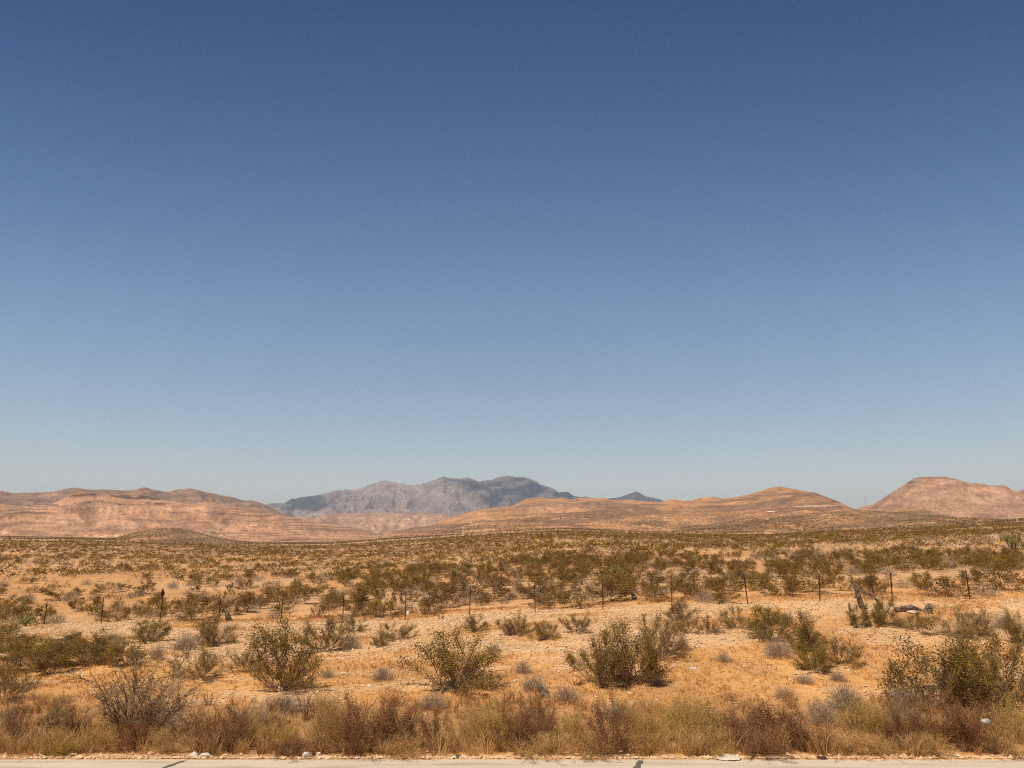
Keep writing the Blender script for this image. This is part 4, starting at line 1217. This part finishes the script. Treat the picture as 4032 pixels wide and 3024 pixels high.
wood_px("tree_stump", "stump", [(1553, 2366), (1551, 2350), (1546, 2332)], [8, 7, 5], "dark upright stump behind the fence left of the white marker", (1553, 2366), 13)
wood_px("dead_tree", "dead tree", [(1588, 2376), (1580, 2358), (1579, 2340)], [7, 6, 2], "pale dead trunk directly behind the white marker's fence post", (1588, 2376), 14)
wood_px("tree_stump", "stump", [(1672, 2284), (1668, 2272), (1664, 2258)], [8, 6, 3], "pale pointed stump among bushes left of the grey-skirted yucca", (1672, 2284), 15)
wood_px("dead_branch", "branch", [(1103, 2676), (1112, 2700), (1136, 2713), (1165, 2716), (1198, 2710)], [1.5, 3, 3.2, 2.6, 1], "smooth pale curved branch at the foot of the big leaning creosote", (1150, 2722), 16, dz=(0, -.25, -.4, -.4, -.3), mat=M_tip)

# ------------------------------------------------------------------ stones and litter
M_white = plant_mat("white_rock", (.42, .34, .26), (.58, .48, .38), (.70, .60, .50), scale=12)
M_dark = plant_mat("dark_scrap", (.03, .03, .03), (.05, .05, .05), (.08, .075, .07), scale=12)
M_bag = plant_mat("white_plastic", (.62, .60, .58), (.76, .74, .72), (.85, .84, .82), scale=20)
M_bag2 = plant_mat("dusty_plastic", (.20, .18, .16), (.34, .31, .28), (.54, .50, .45), scale=30)
def stone(name, cat, u, v, wpx, hpx, label, seed, mat=None, group=None, y=None, sink=.25):
    p = at(u, v) if y is None else None
    if y is not None:
        a, yy, z = [float(c) for c in ray(u, v)]
        t = y / yy; p = Vector((t * a, y, EYE + t * z))
    s = scale_at(p)
    rng = np.random.default_rng(600 + seed)
    n, m = 10, 14
    V = []
    for i in range(n + 1):
        ph = math.pi * i / n
        for j in range(m):
            th = 2 * math.pi * j / m
            d = np.array([math.sin(ph) * math.cos(th), math.sin(ph) * math.sin(th), math.cos(ph)])
            f = .72 + .55 * float(vnoise(d[0] * 1.6 + 9, d[1] * 1.6 + d[2] * 2.1 + 4, seed)) + .16 * float(vnoise(d[0] * 4 + 9, d[1] * 4 + d[2] * 5 + 4, seed + 1))
            V.append(d * f)
    V = np.array(V) * np.array([wpx / s / 2, wpx / s / 2 * .7, hpx / s / 2])
    V[:, 2] += hpx / s / 2 * (1 - 2 * sink) if y is None else 0
    i = np.arange(n)[:, None]; j = np.arange(m)[None]
    F = np.stack([i * m + j, (i + 1) * m + j, (i + 1) * m + (j + 1) % m, i * m + (j + 1) % m], -1).reshape(-1, 4)
    o = add_obj(name, mesh_np(name, V, [F], [mat or M_white]))
    o.location = p
    tag(o, label, cat, group)
    return o
GR = "pale rocks beside the road"
stone("rock", "rock", 763, 2982, 36, 24, "white rubble lump at the road, left one of a pair by the long crack", 1, group=GR)
stone("rock", "rock", 806, 2983, 42, 22, "white rubble lump at the road, right one of a pair by the long crack", 2, group=GR)
stone("rock", "rock", 1208, 2982, 38, 22, "bright white rock under the high feathery tan weed", 3, group=GR)
stone("rock", "rock", 1254, 2979, 18, 22, "small grey white rock right of the bright white rock", 4, group=GR)
stone("rock", "rock", 2862, 2985, 100, 12, "long flat pale rock at the road edge right of centre", 5, group=GR)
stone("rock", "rock", 2653, 2628, 16, 12, "white stone on golden grass right of the double creosote clump", 6, group="white stones lying on the grass")
stone("rock", "rock", 2640, 2634, 12, 8, "smaller white stone touching the left of a bigger one on the grass", 7, group="white stones lying on the grass")
stone("rock", "rock", 2728, 2634, 34, 7, "flat pale stone further right on the grass behind two white ones", 8, group="white stones lying on the grass")
stone("rock", "rock", 2480, 2733, 18, 8, "white stone below the right half of the double creosote clump", 9, group="white stones lying on the grass")
stone("rock", "rock", 2588, 2760, 14, 10, "white stone nearest the roadside brush right of centre", 10, group="white stones lying on the grass")
stone("rock", "rock", 2034, 2684, 26, 12, "white stone beside the grey shrubs at centre", 11, group="white stones lying on the grass")
stone("rock", "rock", 3595, 2414, 44, 12, "pale rock lying against the arched grey log", 12, group="white stones lying on the grass")
stone("rubber_scrap", "scrap", 1802, 2983, 32, 12, "flat black scrap of rubber at the road edge left of centre", 13, mat=M_dark)
stone("rubber_scrap", "scrap", 3232, 2986, 44, 9, "flat reddish brown scrap at the road edge at right", 14, mat=M_rust)
stone("plastic_bag", "bag", 3881, 2840, 38, 17, "crumpled white plastic bag caught in a brown shrub at far right", 15, mat=M_bag2, y=13.35)

# white marker stake at the fence
p = at(1605, 2437); s = scale_at(p); h = 29 / s
V, F, T = lathe_path([(0, 0, -.1), (0, 0, h * .45), (0, 0, h * .5), (0, 0, h * .62), (0, 0, h * .95), (0, 0, h)], [.022, .022, .045, .058, .052, .02], 12, .45)
o = add_obj("marker_stake", mesh_np("marker_stake", V, [F, T], [M_bag], [0, 0], smooth=True)); o.location = p
tag(o, "bright white round-topped marker stake at the foot of a fence post", "marker")

# ------------------------------------------------------------------ utility poles and pylon
M_pole = plant_mat("bleached_pole", (.50, .42, .34), (.62, .54, .46), (.72, .64, .56), scale=.5)
M_steel = new_mat("galvanised_steel")[0]; M_steel.node_tree.nodes["Principled BSDF"].inputs["Base Color"].default_value = (.30, .30, .31, 1)
def upole(u, v, hpx, label, i):
    p = at(u, v); s = scale_at(p); H = hpx / s
    o = empty("utility_pole", p)
    tv, tf = tubes([(np.array([0, 0, -1.0]), np.array([0, 0, H]), .42, .34)], 8)
    add_obj("pole", mesh_np("pole", tv, [tf], [M_pole]), o)
    tv, tf = tubes([(np.array([-1.2, -.3, H * .92]), np.array([1.2, -.3, H * .92]), .10, .10), (np.array([-1.0, -.3, H * .92]), np.array([-1.0, -.3, H * .96]), .08, .08), (np.array([1.0, -.3, H * .92]), np.array([1.0, -.3, H * .96]), .08, .08)], 5)
    add_obj("crossarm", mesh_np("crossarm", tv, [tf], [M_pole]), o)
    tag(o, label, "utility pole", "bleached utility poles far across the plain")
upole(1221, 2143, 30, "pale utility pole far away, leftmost of the row", 0)
upole(1487, 2130, 33, "pale utility pole far away above the dark Joshua tree", 1)
upole(1824, 2114, 39, "pale utility pole far away near the picture centre, tallest looking of the row", 2)
upole(4006, 2053, 20, "pale utility pole far away at the right picture edge below the mesa", 3)
def pylon(u, v, hpx):
    p = at(u, v); s = scale_at(p); H = hpx / s; b = H * .085
    o = empty("transmission_tower", p)
    sg = []
    def w(z): return b * (1 - .8 * min(z / (H * .62), 1))
    lv = [0, .12, .25, .38, .5, .62, .74, .86, 1.0]
    for i in range(len(lv) - 1):
        z0, z1 = lv[i] * H, lv[i + 1] * H; a, c = w(z0), w(z1)
        for (sx, sy) in ((1, 1), (1, -1), (-1, -1), (-1, 1)):
            sg.append((np.array([sx * a, sy * a, z0 - (1 if i == 0 else 0)]), np.array([sx * c, sy * c, z1]), .11, .11))
        for (q, r_) in (((1, 1), (-1, 1)), ((-1, -1), (1, -1)), ((1, -1), (1, 1)), ((-1, 1), (-1, -1))):
            sg.append((np.array([q[0] * a, q[1] * a, z0]), np.array([r_[0] * c, r_[1] * c, z1]), .06, .06))
            sg.append((np.array([r_[0] * a, r_[1] * a, z0]), np.array([q[0] * c, q[1] * c, z1]), .06, .06))
    tv, tf = tubes(sg, 4)
    add_obj("lattice", mesh_np("lattice", tv, [tf], [M_steel]), o)
    for z in (.68, .80, .92):
        L = H * .16
        tv, tf = tubes([(np.array([-L, 0, z * H]), np.array([L, 0, z * H]), .13, .13), (np.array([-L, 0, z * H]), np.array([0, 0, z * H + .05 * H]), .08, .08), (np.array([L, 0, z * H]), np.array([0, 0, z * H + .05 * H]), .08, .08)], 4)
        add_obj("crossarm", mesh_np("crossarm", tv, [tf], [M_steel]), o)
    tag(o, "thin lattice power pylon in the gap left of the tall mesa", "pylon")
pylon(3411, 2010, 56)
p = at(3036, 2014); s = scale_at(p); H = 27 / s
o = empty("radio_mast", p)
tv, tf = tubes([(np.array([0, 0, -1]), np.array([0, 0, H]), .34, .2)], 7)
add_obj("mast", mesh_np("mast", tv, [tf], [M_pole]), o)
tag(o, "white mast standing on a pale mound at the foot of the orange hill", "mast")
stone("rubble_mound", "mound", 3036, 2018, 34, 7, "pale mound of rubble round the foot of the white mast", 30, mat=M_pole, sink=.3)
# ------------------------------------------------------------------ the scrub beyond the fence
RS = np.random.default_rng(77)
def fence_y(x):
    return LA[1] + (x - LA[0]) * (LB[1] - LA[1]) / (LB[0] - LA[0])
def to_px(x, y, z):
    cx = x; cy = y * CP + (z - EYE) * SP; cz = -y * SP + (z - EYE) * CP
    return 2016 + FPX * cx / cy, 1512 - FPX * cz / cy
def scatter(n_per_m2, dens, mind, r0=30.0, r1=400.0, tmax=.78, rng=RS):
    area = tmax * (r1 ** 2 - r0 ** 2)
    n = int(area * n_per_m2)
    r = np.sqrt(rng.uniform(r0 ** 2, r1 ** 2, n)); t = rng.uniform(-tmax, tmax, n)
    x = r * np.sin(t); y = r * np.cos(t)
    keep = (rng.uniform(size=n) < dens(x, y)) & (y > fence_y(x) + .7)
    x, y = x[keep], y[keep]
    grid = {}; out = []
    for (a, b, c) in TAKEN:
        pass
    for i in range(len(x)):
        k = (int(math.floor(x[i] / mind)), int(math.floor(y[i] / mind)))
        ok = True
        for dx in (-1, 0, 1):
            for dy in (-1, 0, 1):
                for (qx, qy) in grid.get((k[0] + dx, k[1] + dy), ()):
                    if (qx - x[i]) ** 2 + (qy - y[i]) ** 2 < mind * mind:
                        ok = False; break
                if not ok: break
            if not ok: break
        if ok:
            grid.setdefault(k, []).append((x[i], y[i])); out.append(i)
    out = np.array(out)
    return x[out], y[out]
def d_creo(x, y):
    r = np.hypot(x, y); t = np.arctan2(x, y)
    n = fbm(x / 11 + 3, y / 8, 141, 3)
    m = fbm(x / 45, y / 26, 151, 3)
    d = sstep(.36, .52, n) * (.35 + .65 * sstep(.36, .50, m))
    df = y - fence_y(x)
    row = sstep(.24, .36, fbm(x / 4.5, y / 4, 161, 2))
    d = np.where(df < 8.5, np.maximum(d, row), d)
    open_ = sstep(-.10, -.22, t) * sstep(8, 11, df) * (1 - sstep(24, 34, df))
    d = d * (1 - .88 * open_)
    d = d * (1 - .60 * sstep(110, 300, r) * sstep(.1, -.25, t))
    d = d * (1 - .48 * sstep(55, 120, r))
    return np.clip(d + .04, 0, 1)
cx, cy = scatter(0.55, d_creo, 1.45)
def free(x, y):
    ok = np.ones(len(x), bool)
    for (a, b, c) in TAKEN:
        ok &= (x - a) ** 2 + (y - b) ** 2 > (c + .45) ** 2
    return ok
k = free(cx, cy); cx, cy = cx[k], cy[k]
cz = ground_z(cx, cy)
cr = np.hypot(cx, cy)
ch = RS.uniform(.5, 1.12, len(cx)) ** 1.0 * (1 + .25 * (fbm(cx / 20, cy / 20, 9, 2) - .5) * 2)      # height in metres
cw = ch * RS.uniform(1.7, 2.7, len(cx))
ch = np.where(cy - fence_y(cx) < 9, ch * 1.1, ch)
ca = RS.uniform(0, 6.283, len(cx))
ch = ch * (1 - .14 * sstep(50, 80, cr))
pu, pv = to_px(cx, cy, cz)
brown = fbm(cx / 13, cy / 10, 201, 2) + RS.uniform(-.12, .12, len(cx)) > .42
inframe = (pu > -40) & (pu < 4072)
size = cw * ch / cr ** 2
cand = np.where(inframe)[0]
cand = cand[np.argsort(-size[cand])][:255]
ind = np.zeros(len(cx), bool); ind[cand] = True

def fence_gap(u):
    us_ = [q[0] for q in POSTS]
    g = int(np.searchsorted(us_, u))
    return g
GN = ["left of the first fence post"] + ["seen through the %s fence gap from left" % ORD[i] for i in range(14)] + ["right of the last fence post"]
def label_rows(idx, kindword, rows, pu, cr):
    """group what stands in the same fence gap and depth row, then count from the left"""
    cells = {}
    for i in idx:
        df = cr[i]
        row = 0
        for j, (lim, nm) in enumerate(rows):
            if df < lim: row = j; break
        else: row = len(rows) - 1
        cells.setdefault((fence_gap(pu[i]), row), []).append(i)
    lab = {}
    for (g, row), L in cells.items():
        L.sort(key=lambda i: pu[i])
        for n, i in enumerate(L):
            if len(L) == 1: pre = "only %s in the %s row" % (kindword, rows[row][1])
            else: pre = "%s from left of %s row %s" % (ORD[min(n, 29)], rows[row][1], kindword + ("es" if kindword.endswith("h") else "s"))
            lab[i] = pre + " " + GN[g]
    return lab
dfen = cy - fence_y(cx)
lab = label_rows(list(cand), "creosote bush", [(2.2, "nearest"), (4.2, "second"), (6.5, "third"), (9.5, "fourth"), (14, "fifth"), (20, "sixth"), (999, "farthest")], pu, dfen)
n_parts = 0
for i in cand:
    kd = 'midb' if brown[i] else 'mid'
    j = int(RS.integers(0, 6))
    me = cre(kd, j)
    bush("creosote_bush", me, (cx[i], cy[i], cz[i]), cw[i] / 2.0, ch[i] / 1.45, ca[i], lab[i], "bush", "creosote bushes behind the wire fence")

rest = np.where(~ind)[0]
def raw_creo(seed, n, sz, stems=20, tw=True, flat=False):
    rng = np.random.default_rng(seed)
    (tv, tf), (lv, lf) = creosote(rng, 1.0, 2.0, n, sz, stems=stems, subs=4, twigs=1, rad=0.012, spread=0.085, hmin=.02, clump=.95, low=.2)
    if not tw: return lv, [lf, lf[:0]]
    return np.concatenate([tv, lv]), [lf + len(tv), tf]
near_p = [raw_creo(900 + i, 520, .052, stems=11) for i in range(5)]
far_p = [raw_creo(950 + i, 130, .095, tw=False) for i in range(6)]
vfar_p = [raw_creo(980 + i, 38, .18, tw=False) for i in range(6)]
def emit(idx, protos, name, label, mats, cat):
    if not len(idx): return
    w = RS.integers(0, len(protos), len(idx))
    V, Fs = place_many(protos, cx[idx], cy[idx], cz[idx], cw[idx] / 2.0, ca[idx], w, ch[idx])
    o = add_obj(name, mesh_np(name, V, [F for F in Fs if len(F)], mats, list(range(len([F for F in Fs if len(F)])))))
    tag(o, label, cat, kind="stuff")
for br, mat in ((True, M_leafb), (False, M_leaf)):
    sel = rest[brown[rest] == br]
    a = sel[cr[sel] < 90]; b = sel[(cr[sel] >= 90) & (cr[sel] < 190)]; c = sel[cr[sel] >= 190]
    w = []
    for idx, pr in ((a, near_p), (b, far_p), (c, vfar_p)):
        if len(idx):
            w.append(place_many(pr, cx[idx], cy[idx], cz[idx], cw[idx] / 2.0, ca[idx], RS.integers(0, len(pr), len(idx)), ch[idx]))
    V = []; L = []; Tw = []; k0 = 0
    for (v_, fs) in w:
        V.append(v_); L.append(fs[0] + k0)
        if len(fs[1]): Tw.append(fs[1] + k0)
        k0 += len(v_)
    nm = "distant_scrub"
    o = add_obj(nm, mesh_np(nm, np.concatenate(V), [np.concatenate(L)] + ([np.concatenate(Tw)] if Tw else []), [mat, M_bark], [0, 1]))
    tag(o, "countless %s desert shrubs covering the far plain" % ("brown" if br else "olive"), "scrub", kind="stuff")

# pale bursage between the creosotes
def d_bur(x, y):
    n = fbm(x / 6 + 13, y / 5, 241, 3)
    return np.clip(.15 + .85 * sstep(.40, .56, n), 0, 1)
bxs, bys = scatter(0.42, d_bur, 1.1)
k = free(bxs, bys); bxs, bys = bxs[k], bys[k]
# keep clear of the creosote stems
cell = {}
for i in range(len(cx)):
    cell.setdefault((int(cx[i] // 2), int(cy[i] // 2)), []).append(i)
ok = np.ones(len(bxs), bool)
for i in range(len(bxs)):
    for dx in (-1, 0, 1):
        for dy in (-1, 0, 1):
            for j in cell.get((int(bxs[i] // 2) + dx, int(bys[i] // 2) + dy), ()):
                if (cx[j] - bxs[i]) ** 2 + (cy[j] - bys[i]) ** 2 < (cw[j] * .36) ** 2: ok[i] = False
bxs, bys = bxs[ok], bys[ok]
bzs = ground_z(bxs, bys); br_ = np.hypot(bxs, bys)
bh = RS.uniform(.26, .62, len(bxs)); bw = bh * RS.uniform(1.6, 2.4, len(bxs)); ba = RS.uniform(0, 6.283, len(bxs))
bu, bv = to_px(bxs, bys, bzs)
s_ = bw * bh / br_ ** 2
c2 = np.where((bu > -20) & (bu < 4052))[0]; c2 = c2[np.argsort(-s_[c2])][:200]
lab2 = label_rows(list(c2), "bursage", [(3.5, "nearest"), (7, "second"), (12, "third"), (999, "farthest")], bu, bys - fence_y(bxs))
for i in c2:
    bush("bursage_shrub", BURM[int(RS.integers(0, 5))], (bxs[i], bys[i], bzs[i]), bw[i] / 2.0, bh[i], ba[i], "grey " + lab2[i], "shrub", "grey bursage shrubs behind the wire fence")
rest2 = np.setdiff1d(np.arange(len(bxs)), c2)
def raw_bur(seed, n, sz):
    tv, lv = bursage(np.random.default_rng(seed), 1.0, 2.0, 10, sz, n)
    return lv[0], [lv[1]]
w = []
for lo, hi, pr in ((0, 100, [raw_bur(30 + i, 130, .09) for i in range(4)]), (100, 999, [raw_bur(40 + i, 26, .20) for i in range(4)])):
    m = rest2[(br_[rest2] >= lo) & (br_[rest2] < hi)]
    w.append(place_many(pr, bxs[m], bys[m], bzs[m], bw[m] / 2, ba[m], RS.integers(0, 4, len(m)), bh[m]))
V = np.concatenate([w[0][0], w[1][0]]); F = np.concatenate([w[0][1][0], w[1][1][0] + len(w[0][0])])
o = add_obj("distant_bursage", mesh_np("distant_bursage", V, [F], [M_burst]))
tag(o, "countless small pale grey shrubs between the darker ones on the plain", "scrub", kind="stuff")

# scrub dotting the basin and the lowest hills beyond the crest
n = 42000
r = np.sqrt(RS.uniform(400 ** 2, 1750 ** 2, n)); t = RS.uniform(-.72, .72, n)
keep = RS.uniform(size=n) < .25 + .75 * sstep(.42, .58, fbm(r * np.sin(t) / 90, r * np.cos(t) / 60, 301, 3))
r, t = r[keep], t[keep]; X = r * np.sin(t); Y = r * np.cos(t)
Z = np.array([(lambda h: h[0].z if h[0] else -999.)(bvh.ray_cast(Vector((a, b, 3000)), Vector((0, 0, -1)))) for a, b in zip(X.tolist(), Y.tolist())])
k = Z > -900; X, Y, Z = X[k], Y[k], Z[k]
dp = [raw_creo(700 + i, 12, .34, tw=False) for i in range(5)]
V, Fs = place_many(dp, X, Y, Z, RS.uniform(.8, 1.5, len(X)), RS.uniform(0, 6.28, len(X)), RS.integers(0, 5, len(X)), RS.uniform(.7, 1.7, len(X)))
o = add_obj("basin_scrub", mesh_np("basin_scrub", V, [Fs[0]], [M_leafb]))
tag(o, "far specks of scrub on the basin and the lowest hills", "scrub", kind="stuff")

# ------------------------------------------------------------------ dry grass and gravel
RG = np.random.default_rng(5)
n = 60000
x = RG.uniform(-30, 30, n); y = np.sqrt(RG.uniform(13.9 ** 2, 38 ** 2, n))
keep = (np.abs(x) < y * .80) & (y < fence_y(x) + 3)
x, y = x[keep], y[keep]
g = gravel_mask(x, y); pn = fbm(x / 2.2, y / 1.6, 401, 3)
keep = RG.uniform(size=len(x)) < (1 - .93 * g) * (.25 + .75 * sstep(.34, .55, pn))
x, y = x[keep], y[keep]
pr = []
for i in range(8):
    v, q, t3 = grass_clump(np.random.default_rng(800 + i), .16, .22, 9, .0065)
    pr.append((v, [q, t3]))
V, Fs = place_many(pr, x, y, ground_z(x, y), RG.uniform(.5, 1.25, len(x)), RG.uniform(0, 6.28, len(x)), RG.integers(0, 8, len(x)))
o = add_obj("dry_grass", mesh_np("dry_grass", V, Fs, [M_grass], [0, 0]))
tag(o, "short golden dry grass carpeting the sand before the fence", "grass", kind="stuff")
# taller dead grass along the road
n = 3400
x = RG.uniform(-17, 17, n); y = 13.38 + 3.9 * RG.uniform(size=n) ** 1.25
pn = fbm(x / 1.3, y / 1.0, 411, 3)
keep = (np.abs(x) < y * .86 + 1) & (RG.uniform(size=n) < .08 + .92 * sstep(.42, .58, pn))
x, y = x[keep], y[keep]
for (ms, lo, hi, nm, lb) in ((M_tstem, 0, .5, "tall_dry_grass", "tall tan dead grass between the shrubs along the road"), (M_grass, .5, .82, "tall_dry_grass", "tall golden dead grass between the shrubs along the road"), (M_rstem, .82, 1, "dry_stalks", "thin red brown dead stalks between the shrubs along the road")):
    q_ = fbm(x / 2.0, y / 1.4, 421, 2) * .6 + RG.uniform(0, .4, len(x)); q_ = np.argsort(np.argsort(q_)) / len(q_)
    m = (q_ >= lo) & (q_ < hi)
    pr = []
    for i in range(6):
        v, q, t3 = grass_clump(np.random.default_rng(850 + i), .55, .35, 42, .0045)
        pr.append((v, [q, t3]))
    V, Fs = place_many(pr, x[m], y[m], ground_z(x[m], y[m]), RG.uniform(.3, 1.05, m.sum()) ** 1.3, RG.uniform(0, 6.28, m.sum()), RG.integers(0, 6, m.sum()))
    o = add_obj(nm, mesh_np(nm, V, Fs, [ms], [0, 0]))
    tag(o, lb, "grass", kind="stuff")

M_gravel = plant_mat("gravel_stone", (.46, .29, .155), (.60, .39, .215), (.73, .52, .33), scale=2.0)
n = 90000
x = RG.uniform(-30, 30, n); y = np.sqrt(RG.uniform(13.3 ** 2, 40 ** 2, n))
g = gravel_mask(x, y)
keep = (np.abs(x) < y * .80) & (y < fence_y(x) + 4) & (RG.uniform(size=n) < .07 + .93 * g * sstep(.25, .5, fbm(x / .8, y / .6, 431, 2) + .1))
x, y = x[keep], y[keep]
xe = RG.uniform(-17, 17, 5200); ye = 13.225 + np.abs(RG.normal(size=5200)) * .05 + 0 * xe
x = np.concatenate([x, xe]); y = np.concatenate([y, ye])
ss = np.exp(RG.normal(size=len(x)) * .5) * .030
ss[-5200:] *= .62; ss = np.minimum(ss, .055)
pr = []
for i in range(10):
    rr = np.random.default_rng(880 + i)
    v = np.array([[1, 0, 0], [0, 1, 0], [-1, 0, 0], [0, -1, 0], [0, 0, .8], [0, 0, -.6]], float)
    v = v * rr.uniform(.6, 1.3, (6, 3)) + rr.normal(size=(6, 3)) * .15
    pr.append((v, [np.array([[0, 1, 4], [1, 2, 4], [2, 3, 4], [3, 0, 4], [1, 0, 5], [2, 1, 5], [3, 2, 5], [0, 3, 5]])]))
V, Fs = place_many(pr, x, y, ground_z(x, y) + ss * .3, ss, RG.uniform(0, 6.28, len(x)), RG.integers(0, 10, len(x)), ss * .8)
o = add_obj("gravel", mesh_np("gravel", V, Fs, [M_gravel]))
tag(o, "pale broken caliche gravel strewn in bands and along the road edge", "gravel", kind="stuff")
# ------------------------------------------------------------------ desert air
def build_haze():
    V = np.array([[x, y, z] for z in (-400, 1450) for (x, y) in ((-32000, -31000), (32000, -31000), (32000, 31000), (-32000, 31000))], dtype=float)
    F = np.array([[0, 3, 2, 1], [4, 5, 6, 7], [0, 1, 5, 4], [1, 2, 6, 5], [2, 3, 7, 6], [3, 0, 4, 7]])
    m = bpy.data.materials.new("desert_haze"); m.use_nodes = True
    n = m.node_tree; n.nodes.clear()
    out = n.nodes.new("ShaderNodeOutputMaterial")
    pv = n.nodes.new("ShaderNodeVolumePrincipled")
    pv.inputs["Color"].default_value = (0.72, 0.80, 0.95, 1)
    pv.inputs["Density"].default_value = 3.1e-5
    pv.inputs["Anisotropy"].default_value = 0.0
    n.links.new(pv.outputs[0], out.inputs["Volume"])
    o = add_obj("haze", mesh_np("haze", V, [F], [m]))
    tag(o, "thin pale dusty desert air fading the far mountains", "haze", kind="stuff")
build_haze()
